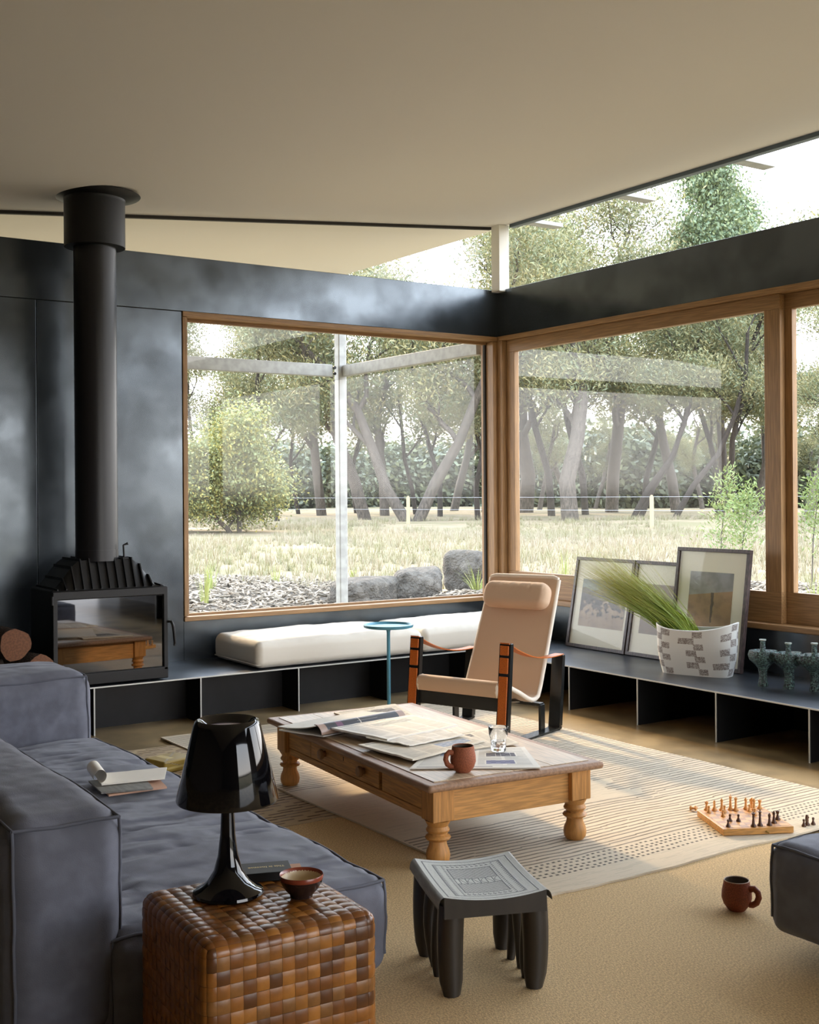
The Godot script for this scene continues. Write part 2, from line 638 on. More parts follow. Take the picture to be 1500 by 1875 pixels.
	var labels := ["wide timber sliding window behind the framed pictures", "next timber sliding window past the mullion at the photo's edge", "timber sliding window nearer the camera"]
	for k in 3:
		var z0: float = runs[k][0]
		var z1: float = runs[k][1]
		var x: float = runs[k][2]
		var w := struct(names[k], labels[k], "window")
		var zc := (z0 + z1) / 2.0
		var ln := z1 - z0
		part(w, "top_rail", MB.new().rbox(Vector3(x, 2.532, zc), Vector3(0.045, 0.092, ln), 0.003), M.timber_z)
		part(w, "bottom_rail", MB.new().rbox(Vector3(x, 0.678, zc), Vector3(0.045, 0.189, ln), 0.003), M.timber_z)
		part(w, "stile", MB.new().rbox(Vector3(x, 1.6295, z0 + 0.047), Vector3(0.045, 1.714, 0.094), 0.003), M.timber_y)
		part(w, "stile", MB.new().rbox(Vector3(x, 1.6295, z1 - 0.06), Vector3(0.045, 1.714, 0.12), 0.003), M.timber_y)
		part(w, "pane", MB.new().quad_sheet(Vector3(x, 0.77, z0 + 0.09), Vector3(0, 0, ln - 0.2), Vector3(0, 1.72, 0)), M.window_glass)
	var fr := struct("trim_4", "timber lining around the sliding windows", "trim")
	part(fr, "head", MB.new().rbox(Vector3(XW + 0.07, 2.596, -3.525), Vector3(0.17, 0.034, 7.89), 0.004), M.timber_z)
	part(fr, "sill", MB.new().rbox(Vector3(XW + 0.06, 0.565, -3.525), Vector3(0.19, 0.038, 7.89), 0.006), M.timber_z)
	part(fr, "jamb", MB.new().rbox(Vector3(XW + 0.07, 1.582, -7.452), Vector3(0.17, 1.99, 0.036), 0.004), M.timber_y)
	part(fr, "corner_post", MB.new().rbox(Vector3(XW + 0.068, 1.578, -7.57), Vector3(0.168, 2.07, 0.2), 0.004), M.timber_y)

	# high windows between the steel bands and the ceiling
	var w4 := struct("window_4", "frameless high window above the back steel band", "window")
	var pb := MB.new()
	pb.quad(Vector3(-3.4, 2.978, ZW - 0.03), Vector3(5.82, 2.978, ZW - 0.03), Vector3(5.82, roof(5.82), ZW - 0.03), Vector3(-3.4, roof(-3.4), ZW - 0.03))
	part(w4, "pane", pb, M.window_glass)
	pb = MB.new()
	for s: float in [ZW - 0.045, ZW - 0.012]:
		pb.quad(Vector3(-3.4, roof(-3.4) - 0.02, s), Vector3(5.83, roof(5.83) - 0.02, s), Vector3(5.83, roof(5.83) + 0.01, s), Vector3(-3.4, roof(-3.4) + 0.01, s))
	pb.quad(Vector3(-3.4, roof(-3.4) - 0.02, ZW - 0.045), Vector3(5.83, roof(5.83) - 0.02, ZW - 0.045), Vector3(5.83, roof(5.83) - 0.02, ZW - 0.012), Vector3(-3.4, roof(-3.4) - 0.02, ZW - 0.012))
	part(w4, "channel", pb, M.dark_gap)
	var w5 := struct("window_5", "frameless high window above the right steel band", "window")
	part(w5, "pane", MB.new().quad_sheet(Vector3(XW + 0.04, 2.978, -7.4), Vector3(0, 0, 10.6), Vector3(0, 0.49, 0)), M.window_glass)


func make_bench() -> void:
	var xf := XW - 0.7764       # front of the run under the right windows
	var zf := ZW + 0.7228       # front of the run under the back window
	var bl := thing("steel_bench", "low blackened steel bench carrying the stove and the white seat cushions", "bench", Vector3(1.4, 0, ZW))
	var o := bl.position
	part(bl, "top", MB.new().rbox(Vector3((-1.0 + XW) / 2.0, BENCH - 0.004, ZW + 0.3614) - o, Vector3(XW + 1.0, 0.008, 0.7228), 0.002), M.bench_steel)
	for x: float in [-0.9, -0.34, 0.33, 1.0, 1.67, 2.34, 3.003, 3.677, 4.35, 5.02]:
		part(bl, "divider", MB.new().box(Vector3(x, 0.137, ZW + 0.36) - o, Vector3(0.008, 0.274, 0.715)), M.dark_steel)
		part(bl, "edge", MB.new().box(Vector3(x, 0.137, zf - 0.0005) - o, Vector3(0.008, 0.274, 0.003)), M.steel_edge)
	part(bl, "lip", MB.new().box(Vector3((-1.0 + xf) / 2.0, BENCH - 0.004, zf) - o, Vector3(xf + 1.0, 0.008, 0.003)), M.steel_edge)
	part(bl, "back_panel", MB.new().box(Vector3((-1.0 + XW) / 2.0, 0.137, ZW + 0.5) - o, Vector3(XW + 0.98, 0.274, 0.006)), M.dark_steel)  # dark sheet set forward to stand in for shade in the cubbies
	var br := thing("steel_bench", "low blackened steel bench with open cubbies under the framed pictures", "bench", Vector3(XW, 0, -3.5))
	o = br.position
	part(br, "top", MB.new().rbox(Vector3(XW - 0.3882, BENCH - 0.004, (zf + 2.0) / 2.0) - o, Vector3(0.7764, 0.008, 2.0 - zf - 0.002), 0.002), M.bench_steel)
	for z: float in [-6.41, -5.804, -5.195, -4.586, -3.966, -3.36, -2.75, -2.14, -1.53, -0.92]:
		part(br, "divider", MB.new().box(Vector3(XW - 0.385, 0.137, z) - o, Vector3(0.768, 0.274, 0.008)), M.dark_steel)
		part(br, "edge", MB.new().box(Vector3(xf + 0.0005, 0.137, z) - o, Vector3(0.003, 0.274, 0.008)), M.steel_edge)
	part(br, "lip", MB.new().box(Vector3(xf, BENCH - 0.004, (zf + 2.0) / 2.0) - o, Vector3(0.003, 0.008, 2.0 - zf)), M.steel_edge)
	part(br, "back_panel", MB.new().box(Vector3(XW - 0.12, 0.137, (zf + 2.0) / 2.0) - o, Vector3(0.006, 0.274, 2.0 - zf - 0.02)), M.dark_steel)


func leaf_sprig(count: int, reach: float, length: float, wide: float, droop: float, seed_: int) -> Array:
	# the leaves of one sprig: four corners each
	var r := RandomNumberGenerator.new()
	r.seed = seed_
	var out := []
	for k in count:
		var at := Vector3(r.randfn(), r.randfn() * 0.8, r.randfn()) * reach * 0.5
		var d := Vector3(r.randfn(), -droop + r.randfn() * 0.6, r.randfn()).normalized() * length * r.randf_range(0.7, 1.3)
		var s := d.cross(Vector3(r.randfn(), r.randfn(), r.randfn())).normalized() * wide
		out.append([at, at + d * 0.45 + s, at + d, at + d * 0.45 - s])
	return out


func foliage(parent: Node, sprig: Array, places: Array, tints: Array) -> void:
	var b := MB.new()
	b.tinted = true
	for k in places.size():
		var x: Transform3D = places[k]
		b.col = tints[k]
		for l: Array in sprig:
			b.quad(x * l[0], x * l[1], x * l[2], x * l[3])
	var o := part(parent, "foliage", b, M.leaf)
	o.set_meta("kind", "stuff")


func grow(b: MB, tips: Array, at: Vector3, dir: Vector3, length: float, rad: float, depth: int, o: Dictionary) -> void:
	var pts := [at]
	var rs := [rad]
	var p := at
	var d := dir
	var n := 5
	for k in n:
		d = (d + Vector3(rng.randfn(), rng.randfn() * 0.5, rng.randfn()) * o.wiggle + Vector3.UP * o.lift * float(mini(depth, 1))).normalized()
		p += d * length / n
		pts.append(p)
		rs.append(rad * lerpf(1.0, 0.55 if depth < o.levels else 0.25, float(k + 1) / n))
	b.tube(pts, rs, 7 if depth == 0 else 4, false)
	if depth >= o.levels:
		for k in range(2, n + 1):
			tips.append(pts[k])
		return
	var kids: int = o.kids
	for k in kids:
		var f := lerpf(o.fork if depth == 0 else 0.45, 1.0, (k + 1.0) / kids)
		var j := clampi(int(f * n), 1, n)
		var out := Vector3(rng.randfn(), 0, rng.randfn()).normalized()
		var nd: Vector3 = (d * (1.0 - o.spread) + out * o.spread + Vector3.UP * 0.15).normalized()
		grow(b, tips, pts[j], nd, length * o.shrink * rng.randf_range(0.75, 1.15) * (o.crown if depth == 0 else 1.0), rs[j] * 0.62, depth + 1, o)


func make_tree(called: String, o: Dictionary, sprig: Array) -> Node3D:
	rng.seed = o.seed
	var root := Node3D.new()
	root.name = called
	var b := MB.new()
	var tips := []
	for k in o.stems.size():
		var s: Vector3 = o.stems[k]
		grow(b, tips, Vector3(0, -0.3, 0) + Vector3(s.x, 0, s.z) * 0.3, s.normalized(), o.trunk * s.length(), o.rad, 0, o)
	part(root, "trunk", b, M[o.bark])
	var places := []
	var tints := []
	var per: int = o.per
	for t: Vector3 in tips:
		var shade := rng.randf_range(0.75, 1.2)
		for k in per:
			var q: Vector3 = t + Vector3(rng.randfn(), rng.randfn() * 0.75, rng.randfn()) * o.puff
			places.append(Transform3D(Basis.from_euler(Vector3(rng.randf_range(-0.5, 0.5), rng.randf() * TAU, rng.randf_range(-0.5, 0.5))).scaled(Vector3.ONE * o.sprig * rng.randf_range(0.7, 1.3)), q))
			var c: Color = o.leaf[rng.randi() % o.leaf.size()]
			tints.append(Color(c.r * shade, c.g * shade, c.b * shade))
	foliage(root, sprig, places, tints)
	return root


func make_outdoors() -> void:
	# ground
	var g := struct("ground", "dry pale grass paddock with bare patches running back to the trees", "ground")
	var gm := StandardMaterial3D.new()
	gm.resource_name = "paddock"
	gm.albedo_texture = noise(0.012, 51, Color8(124, 110, 86), Color8(104, 97, 66), 5, FastNoiseLite.TYPE_SIMPLEX_SMOOTH, 0.35, 0.7)
	gm.uv1_triplanar = true
	gm.uv1_scale = Vector3.ONE * 0.06
	gm.roughness = 1.0
	var b := MB.new()
	var lump := FastNoiseLite.new()
	lump.seed = 4
	lump.frequency = 0.03
	b.surf(90, 90, func(u: float, v: float) -> Vector3:
		var x := -120.0 + 300.0 * u
		var z := 40.0 - 240.0 * v
		var far := smoothstep(18.0, 40.0, Vector2(x, z).length())
		return Vector3(x, -0.06 + far * lump.get_noise_2d(x, z) * 0.25, z), true)
	part(g, "paddock", b, gm)

	# trees: one of each kind, then copies
	var sp := leaf_sprig(14, 0.5, 0.17, 0.0225, 0.9, 1)
	var sp2 := leaf_sprig(14, 0.5, 0.145, 0.034, 0.3, 2)
	var gum := [Color(0.185, 0.195, 0.095), Color(0.24, 0.23, 0.11), Color(0.15, 0.18, 0.1), Color(0.28, 0.25, 0.115)]
	var yel := [Color(0.20, 0.215, 0.075), Color(0.15, 0.18, 0.075), Color(0.29, 0.26, 0.07)]
	var grn := [Color(0.14, 0.20, 0.12), Color(0.18, 0.24, 0.13), Color(0.22, 0.26, 0.12)]
	var far := [Color(0.125, 0.15, 0.095), Color(0.165, 0.18, 0.095), Color(0.13, 0.15, 0.105)]
	var base := {"wiggle": 0.16, "lift": 0.06, "levels": 3, "kids": 4, "fork": 0.45, "spread": 0.62, "shrink": 0.62, "crown": 0.8, "puff": 0.6, "sprig": 1.4, "per": 5, "leaf": gum, "bark": "bark_grey"}
	var kinds := {
		"tall": {"seed": 11, "trunk": 11.5, "rad": 0.34, "crown": 0.48, "stems": [Vector3(0.05, 1, 0.02)]},
		"slim": {"seed": 23, "trunk": 11.0, "rad": 0.18, "crown": 0.6, "kids": 4, "spread": 0.5, "shrink": 0.5, "stems": [Vector3(0.08, 1, -0.05)], "bark": "bark_dark"},
		"stout": {"seed": 37, "trunk": 10.5, "rad": 0.42, "fork": 0.3, "crown": 0.6, "spread": 0.6, "stems": [Vector3(-0.02, 1, 0.0)]},
		"forked": {"seed": 41, "trunk": 10.0, "rad": 0.3, "crown": 0.55, "wiggle": 0.24, "fork": 0.4, "stems": [Vector3(-0.32, 1, -0.2), Vector3(0.45, 1, 0.28)]},
		"lean": {"seed": 53, "trunk": 12.0, "rad": 0.2, "crown": 0.55, "fork": 0.5, "spread": 0.5, "shrink": 0.48, "stems": [Vector3(0.38, 1, 0.24)], "bark": "bark_dark", "lift": 0.03},
		"cone": {"seed": 67, "trunk": 15.0, "rad": 0.3, "kids": 8, "fork": 0.35, "levels": 2, "spread": 0.6, "shrink": 0.12, "crown": 1.0, "wiggle": 0.05, "puff": 0.7, "per": 24, "sprig": 1.7, "leaf": grn, "stems": [Vector3(0, 1, 0)], "bark": "bark_dark"},
		"bush": {"seed": 71, "trunk": 2.2, "rad": 0.1, "kids": 5, "levels": 2, "fork": 0.15, "crown": 0.85, "shrink": 0.8, "spread": 0.6, "puff": 0.42, "per": 34, "sprig": 0.85, "leaf": yel, "stems": [Vector3(0.25, 1, 0.1), Vector3(-0.3, 1, -0.2)]},
		"shrub": {"seed": 83, "trunk": 2.0, "rad": 0.12, "kids": 6, "levels": 2, "fork": 0.1, "crown": 1.2, "shrink": 0.95, "spread": 0.75, "puff": 0.9, "per": 8, "sprig": 3.5, "leaf": far, "stems": [Vector3(0.25, 1, 0), Vector3(-0.25, 1, 0.1)], "bark": "bark_dark"},
	}
	var list := [
		["bush", 18.8, -39.2, 1.00, 0.30, "rounded yellow-green bushy tree standing before the dark gum trunks", ""],
		["bush", 18.1, -43.2, 0.85, 2.00, "half-hidden yellow-green bush cut off by the left edge of the back window", ""],
		["tall", 32.6, -52.8, 1.02, 0.50, "straight thick-trunked gum tree just right of the white verandah post", ""],
		["forked", 31.8, -47.3, 1.00, 0.00, "big old gum forking from the base into two leaning trunks, back window", ""],
		["slim", 39.3, -55.6, 0.90, 1.20, "thin dark-trunked gum right of the forked old gum", ""],
		["slim", 36.2, -48.0, 0.85, 4.00, "slender gum at the right edge of the back window, beside the timber jamb", ""],
		["slim", 27.9, -53.5, 0.80, 2.20, "slender dark-trunked gum behind the yellow-green bushy tree", ""],
		["stout", 36.7, -41.6, 1.00, 1.00, "stout pale gum with several limbs, thickest trunk in the sliding window", ""],
		["lean", 40.3, -41.6, 0.72, 0.00, "dark slender gum leaning right, first of the leaning pair in the sliding window", ""],
		["lean", 42.8, -43.6, 0.78, 0.25, "second leaning gum, close beside the first dark leaning one", ""],
		["lean", 41.2, -39.8, 0.76, -0.15, "tall grey gum leaning right just behind the pale fence post", ""],
		["slim", 47.7, -42.7, 0.95, 0.70, "upright slim gum above the tallest picture frame", ""],
		["slim", 47.0, -40.8, 0.95, 3.10, "upright slim gum above the right corner of the tallest picture frame", ""],
		["tall", 51.0, -42.9, 0.78, 2.60, "upright gum partly hidden behind the mullion between the sliding windows", ""],
		["tall", 43.2, -33.7, 0.68, 4.40, "dark-trunked gum filling the window past the mullion", ""],
		["cone", 55.7, -49.4, 1.30, 0.00, "tall dense cone-shaped green tree standing clear against the white sky", ""],
		["cone", 67.5, -55.9, 1.30, 1.50, "small dense green tree top just right of the cone-shaped tree", ""],
		["stout", 46.7, -57.1, 1.23, 4.44, "sparse grey-green gum tree showing through the high window on the right", "gums behind the sliding window"],
		["slim", 43.4, -50.7, 1.21, 1.49, "sparse grey-green gum tree showing through the high window on the right", "gums behind the sliding window"],
		["slim", 45.8, -50.6, 1.18, 1.48, "sparse grey-green gum tree showing through the high window on the right", "gums behind the sliding window"],
		["tall", 49.9, -52.9, 1.21, 2.45, "sparse grey-green gum tree showing through the high window on the right", "gums behind the sliding window"],
		["slim", 53.5, -54.0, 1.14, 4.78, "sparse grey-green gum tree showing through the high window on the right", "gums behind the sliding window"],
		["tall", 53.5, -51.1, 1.02, 5.83, "sparse grey-green gum tree showing through the high window on the right", "gums behind the sliding window"],
		["tall", 30.7, -81.3, 0.97, 1.74, "distant gum tree in the back row seen through the back window", "back row of gum trees"],
		["tall", 31.9, -76.2, 0.93, 1.09, "distant gum tree in the back row seen through the back window", "back row of gum trees"],
		["slim", 31.6, -70.3, 0.86, 2.17, "distant gum tree in the back row seen through the back window", "back row of gum trees"],
		["tall", 32.3, -68.8, 0.87, 4.90, "distant gum tree in the back row seen through the back window", "back row of gum trees"],
		["tall", 37.3, -73.6, 0.87, 1.86, "distant gum tree in the back row seen through the back window", "back row of gum trees"],
		["slim", 38.5, -70.8, 0.84, 2.84, "distant gum tree in the back row seen through the back window", "back row of gum trees"],
		["tall", 38.1, -67.0, 0.99, 2.15, "distant gum tree in the back row seen through the back window", "back row of gum trees"],
		["slim", 42.2, -69.5, 0.87, 3.47, "distant gum tree in the back row seen through the back window", "back row of gum trees"],
		["tall", 39.7, -62.1, 0.92, 5.73, "distant gum tree in the back row seen through the back window", "back row of gum trees"],
		["slim", 43.0, -63.5, 0.87, 2.13, "distant gum tree in the back row seen through the back window", "back row of gum trees"],
		["tall", 49.6, -68.6, 0.92, 4.69, "distant gum tree in the back row seen through the back window", "back row of gum trees"],
		["slim", 47.0, -61.7, 0.99, 0.55, "distant gum tree in the back row seen through the back window", "back row of gum trees"],
		["slim", 55.2, -70.1, 0.56, 5.55, "distant gum tree in the far row seen through the sliding windows", "far row of gum trees"],
		["tall", 54.9, -65.6, 0.56, 4.79, "distant gum tree in the far row seen through the sliding windows", "far row of gum trees"],
		["tall", 60.3, -68.4, 0.68, 0.97, "distant gum tree in the far row seen through the sliding windows", "far row of gum trees"],
		["tall", 64.2, -69.9, 0.51, 4.44, "distant gum tree in the far row seen through the sliding windows", "far row of gum trees"],
		["tall", 63.9, -58.6, 0.53, 5.87, "distant gum tree in the far row seen through the sliding windows", "far row of gum trees"],
		["tall", 71.7, -62.1, 0.65, 0.78, "distant gum tree in the far row seen through the sliding windows", "far row of gum trees"],
		["tall", 75.7, -61.7, 0.52, 2.61, "distant gum tree in the far row seen through the sliding windows", "far row of gum trees"],
		["tall", 76.9, -59.2, 0.53, 5.53, "distant gum tree in the far row seen through the sliding windows", "far row of gum trees"],
		["tall", 71.8, -52.1, 0.67, 4.13, "distant gum tree in the far row seen through the sliding windows", "far row of gum trees"],
		["tall", 74.7, -51.8, 0.57, 0.88, "distant gum tree in the far row seen through the sliding windows", "far row of gum trees"],
		["shrub", 41.5, -111.5, 1.33, 3.76, "hazy rounded shrub in the far hedge line behind the gum trunks", "far shrubs"],
		["shrub", 40.2, -98.3, 0.94, 1.63, "hazy rounded shrub in the far hedge line behind the gum trunks", "far shrubs"],
		["shrub", 47.2, -105.1, 1.06, 4.72, "hazy rounded shrub in the far hedge line behind the gum trunks", "far shrubs"],
		["shrub", 48.8, -100.3, 1.20, 4.56, "hazy rounded shrub in the far hedge line behind the gum trunks", "far shrubs"],
		["shrub", 51.4, -98.8, 1.03, 2.91, "hazy rounded shrub in the far hedge line behind the gum trunks", "far shrubs"],
		["shrub", 54.6, -96.3, 1.03, 5.67, "hazy rounded shrub in the far hedge line behind the gum trunks", "far shrubs"],
		["shrub", 56.4, -92.8, 0.91, 3.28, "hazy rounded shrub in the far hedge line behind the gum trunks", "far shrubs"],
		["shrub", 59.7, -92.5, 1.11, 4.90, "hazy rounded shrub in the far hedge line behind the gum trunks", "far shrubs"],
		["shrub", 64.4, -92.1, 1.06, 3.86, "hazy rounded shrub in the far hedge line behind the gum trunks", "far shrubs"],
		["shrub", 67.8, -90.5, 1.06, 5.06, "hazy rounded shrub in the far hedge line behind the gum trunks", "far shrubs"],
		["shrub", 69.3, -86.4, 1.34, 5.74, "hazy rounded shrub in the far hedge line behind the gum trunks", "far shrubs"],
		["shrub", 70.0, -82.6, 0.97, 5.02, "hazy rounded shrub in the far hedge line behind the gum trunks", "far shrubs"],
		["shrub", 72.6, -79.6, 1.21, 4.32, "hazy rounded shrub in the far hedge line behind the gum trunks", "far shrubs"],
		["shrub", 71.3, -73.9, 1.25, 3.49, "hazy rounded shrub in the far hedge line behind the gum trunks", "far shrubs"],
		["shrub", 77.2, -75.4, 1.18, 4.65, "hazy rounded shrub in the far hedge line behind the gum trunks", "far shrubs"],
		["shrub", 84.1, -77.3, 0.91, 0.96, "hazy rounded shrub in the far hedge line behind the gum trunks", "far shrubs"],
		["shrub", 85.8, -74.6, 1.00, 4.12, "hazy rounded shrub in the far hedge line behind the gum trunks", "far shrubs"],
		["shrub", 80.0, -65.3, 1.11, 1.36, "hazy rounded shrub in the far hedge line behind the gum trunks", "far shrubs"],
		["shrub", 83.4, -65.0, 1.04, 1.09, "hazy rounded shrub in the far hedge line behind the gum trunks", "far shrubs"],
		["shrub", 84.7, -62.0, 1.11, 2.28, "hazy rounded shrub in the far hedge line behind the gum trunks", "far shrubs"],
		["shrub", 96.6, -66.1, 1.01, 5.42, "hazy rounded shrub in the far hedge line behind the gum trunks", "far shrubs"],
	]
	var made := {}
	for t: Array in list:
		var kind: String = t[0]
		var o := base.duplicate()
		o.merge(kinds[kind], true)
		var called: String = {"bush": "bushy_tree", "shrub": "distant_shrub", "cone": "dense_tree"}.get(kind, "gum_tree")
		var root: Node3D
		if made.has(kind):
			root = made[kind].duplicate()
		else:
			root = make_tree(called, o, sp2 if kind in ["bush", "cone", "shrub"] else sp)
			made[kind] = root
		root.name = numbered(called)
		add_child(root)
		root.position = Vector3(t[1], 0.0, t[2])
		root.rotation.y = t[4]
		root.scale = Vector3(0.72, 1.0, 0.72) * t[3] if kind == "cone" else Vector3.ONE * t[3]
		root.set_meta("label", t[5])
		root.set_meta("category", "shrub" if kind == "shrub" else "tree")
		if root.has_meta("group"):
			root.remove_meta("group")
		if t[6] != "":
			root.set_meta("group", t[6])
	rng.seed = 99

	# verandah frame outside the back window
	var px := 5.8
	var pz := -9.83
	var vp := thing("verandah_post", "white steel post standing outside the back window", "post", Vector3(px, 0, pz))
	part(vp, "column", MB.new().rbox(Vector3(0, 1.68, 0), Vector3(0.088, 3.46, 0.088), 0.012), M.galvanised)
	part(vp, "base_plate", MB.new().rbox(Vector3(0, -0.04, 0), Vector3(0.2, 0.02, 0.2), 0.004), M.galvanised)
	var v1 := thing("verandah_beam", "white steel beam running left from the post outside the back window", "beam", Vector3(px, 2.54, pz))
	part(v1, "channel", MB.new().rbox(Vector3(-3.1, 0, 0), Vector3(6.0, 0.115, 0.06), 0.006), M.galvanised)
	for y: float in [-0.028, 0.028]:
		part(v1, "bolt", MB.new().tube([Vector3(-0.085, y, 0.028), Vector3(-0.085, y, 0.042)], [0.016], 8), M.dark_steel)
	var v2 := thing("verandah_beam", "white steel beam running from the post back to the corner of the house", "beam", Vector3(px, 2.54, pz))
	part(v2, "channel", MB.new().rbox(Vector3(0.02, 0, 1.1), Vector3(0.06, 0.105, 2.1), 0.006), M.galvanised)
	for k in 3:
		var z: float = [-7.2, -6.2, -5.14][k]
		whole("roof_bracket", MB.new().span(Vector3(5.95, -0.03, -0.05), Vector3(6.25, 0.0, 0.05), 0.004), M.galvanised, "small white steel tab under the roof edge, " + ["beside the white corner post", "above the grey-green gum tops", "above the cone-shaped tree"][k], "bracket", Vector3(0, roof(5.95) - 0.0, z), 0.0, "roof tabs")

	# post and wire fence across the paddock
	var fp := [Vector3(24.1, 0, -54.0), Vector3(29.3, 0, -43.9), Vector3(33.3, 0, -33.1), Vector3(38.2, 0, -21.2)]
	for k in fp.size():
		whole("fence_post", MB.new().tube([Vector3(0, -0.4, 0), Vector3(0, 1.12, 0), Vector3(0, 1.2, 0)], [0.085, 0.08, 0.03], 10), M.post_wood, ["pale fence post near the left edge of the back window", "pale fence post right of the white verandah post", "pale fence post in the middle of the sliding window", "pale fence post past the mullion on the right"][k], "post", fp[k])
	for h: float in [0.6, 1.12]:
		var pts := [Vector3(18.5, h, -64.5)]
		for p: Vector3 in fp:
			pts.append(p + Vector3(0, h, 0))
		pts.append(Vector3(43, h, -9.6))
		whole("fence_wire", MB.new().tube(pts, [0.007], 5), M.wire, ("upper" if h > 1.0 else "lower") + " strand of wire strung between the pale fence posts", "wire")

	# sandy path, boulders, mulch
	var sand := MB.new()
	var bend := [Vector3(5.4, -0.045, -11.7), Vector3(7.2, -0.04, -12.75), Vector3(9.6, -0.04, -14.2), Vector3(12.0, -0.04, -15.4), Vector3(15.5, -0.04, -16.0)]
	sand.surf(16, 2, func(u: float, v: float) -> Vector3:
		var k := clampi(int(u * 4.0), 0, 3)
		var p: Vector3 = bend[k].lerp(bend[k + 1], u * 4.0 - k)
		return p + Vector3(-0.35, 0.0, 0.75) * (v - 0.5) * (1.3 + 0.3 * sin(u * 17.0)), true)
	var path := part(self, "path", sand, M.sand)
	path.set_meta("kind", "structure")
	path.set_meta("label", "narrow orange sandy path curving behind the boulders")
	path.set_meta("category", "path")
	for k in 3:
		var at: Vector3 = [Vector3(7.95, 0, -12.95), Vector3(8.85, 0, -13.05), Vector3(9.95, 0, -13.3)][k]
		var sz: Vector3 = [Vector3(0.9, 0.36, 0.6), Vector3(0.95, 0.44, 0.62), Vector3(0.8, 0.66, 0.62)][k]
		var nz := FastNoiseLite.new()
		nz.seed = 60 + k
		nz.frequency = 1.6
		var mesh := MB.new().rbox(Vector3.ZERO, sz, minf(sz.y, sz.z) * 0.33, Basis.IDENTITY, Vector3i(10, 7, 8), 3, func(p: Vector3) -> Vector3:
			return p * (1.0 + 0.22 * nz.get_noise_3dv(p) + 0.05 * nz.get_noise_3dv(p * 4.0)))
		whole("boulder", mesh, M.stone, ["low grey boulder at the foot of the white post", "rounded grey boulder right of the white post", "tall squarish boulder behind the grass tuft"][k], "boulder", at + Vector3(0, sz.y * 0.36, 0), [0.5, 0.9, 0.3][k])
	var bed := [[Vector2(6.7, -16.0), Vector2(2.9, 4.1), 5200], [Vector2(9.3, -12.4), Vector2(1.2, 0.7), 350], [Vector2(12.5, -10.3), Vector2(2.6, 3.0), 3200]]
	var places := []
	var tints := []
	for e: Array in bed:
		for k in e[2]:
			var an := rng.randf() * TAU
			var rr := sqrt(rng.randf())
			var q: Vector2 = e[0] + Vector2(cos(an), sin(an)) * rr * e[1]
			if q.x < 6.4 and q.y > -8.0:
				continue
			var hgt := -0.05 + 0.14 * (1.0 - rr * rr) + rng.randf() * 0.03
			places.append(Transform3D(Basis.from_euler(Vector3(rng.randfn() * 0.3, rng.randf() * TAU, rng.randfn() * 0.3)).scaled(Vector3(rng.randf_range(0.6, 1.6), 1, rng.randf_range(0.7, 1.4))), Vector3(q.x, hgt, q.y)))
			var sh := rng.randf_range(0.08, 0.34)
			tints.append(Color(sh * 0.95, sh * 0.79, sh * 0.6))
	var mu := stuff_of(self, "bark_mulch", MB.new().box(Vector3.ZERO, Vector3(0.12, 0.01, 0.026)).commit(), places, M.bark_chip, tints)
	mu.set_meta("label", "grey-brown bark chips spread over the garden beds outside the windows")
	mu.set_meta("category", "mulch")
	for k in 3:
		var e: Array = bed[k]
		var mound := MB.new()
		mound.surf(14, 24, func(u: float, v: float) -> Vector3:
			return Vector3(e[0].x + cos(v * TAU) * u * e[1].x, -0.055 + 0.13 * (1.0 - u * u), e[0].y + sin(v * TAU) * u * e[1].y))
		var ms := part(self, "ground_bed" if k == 0 else "ground_bed_%03d" % k, mound, M.mulch_soil)
		ms.set_meta("kind", "structure")
		ms.set_meta("category", "ground")
		ms.set_meta("label", ["low mound of soil under the mulch, left in the back window", "small patch of soil beside the tall squarish boulder", "low mound of soil under the mulch outside the sliding windows"][k])

	# dry grass over the paddock, then green tufts in the beds
	var tuft := MB.new()
	for k in 9:
		var an := rng.randf() * TAU
		var out := Vector3(cos(an), 0, sin(an))
		var w := out.cross(Vector3.UP) * 0.012
		var tip := out * rng.randf_range(0.08, 0.22) + Vector3(0, rng.randf_range(0.16, 0.3), 0)
		var st := out * 0.03
		tuft.quad(st - w, st + w, tip + w * 0.2, tip - w * 0.2)
	places = []
	tints = []
	for k in 16000:
		var d := rng.randf_range(17.0, 58.0)
		var an := rng.randf_range(-0.32, 0.5) + 0.59
		var q := Vector3(sin(an) * d, -0.08, -cos(an) * d)
		var dense := lump.get_noise_2d(q.x * 2.5, q.z * 2.5)
		if dense < -0.15 or (d < 24.0 and rng.randf() < 0.5):
			continue
		q.y += smoothstep(18.0, 40.0, d) * lump.get_noise_2d(q.x, q.z) * 0.25
		places.append(Transform3D(Basis(Vector3.UP, rng.randf() * TAU).scaled(Vector3.ONE * rng.randf_range(0.4, 0.95)), q))
		var c := Color(0.285, 0.24, 0.178).lerp(Color(0.185, 0.18, 0.09), clampf(rng.randf() * 1.2 - dense, 0.0, 1.0))
		tints.append(c)
	var dg := stuff_of(self, "dry_grass", tuft.commit(), places, M.leaf, tints)
	dg.set_meta("label", "dry straw-coloured grass growing over the paddock")
	dg.set_meta("category", "grass")
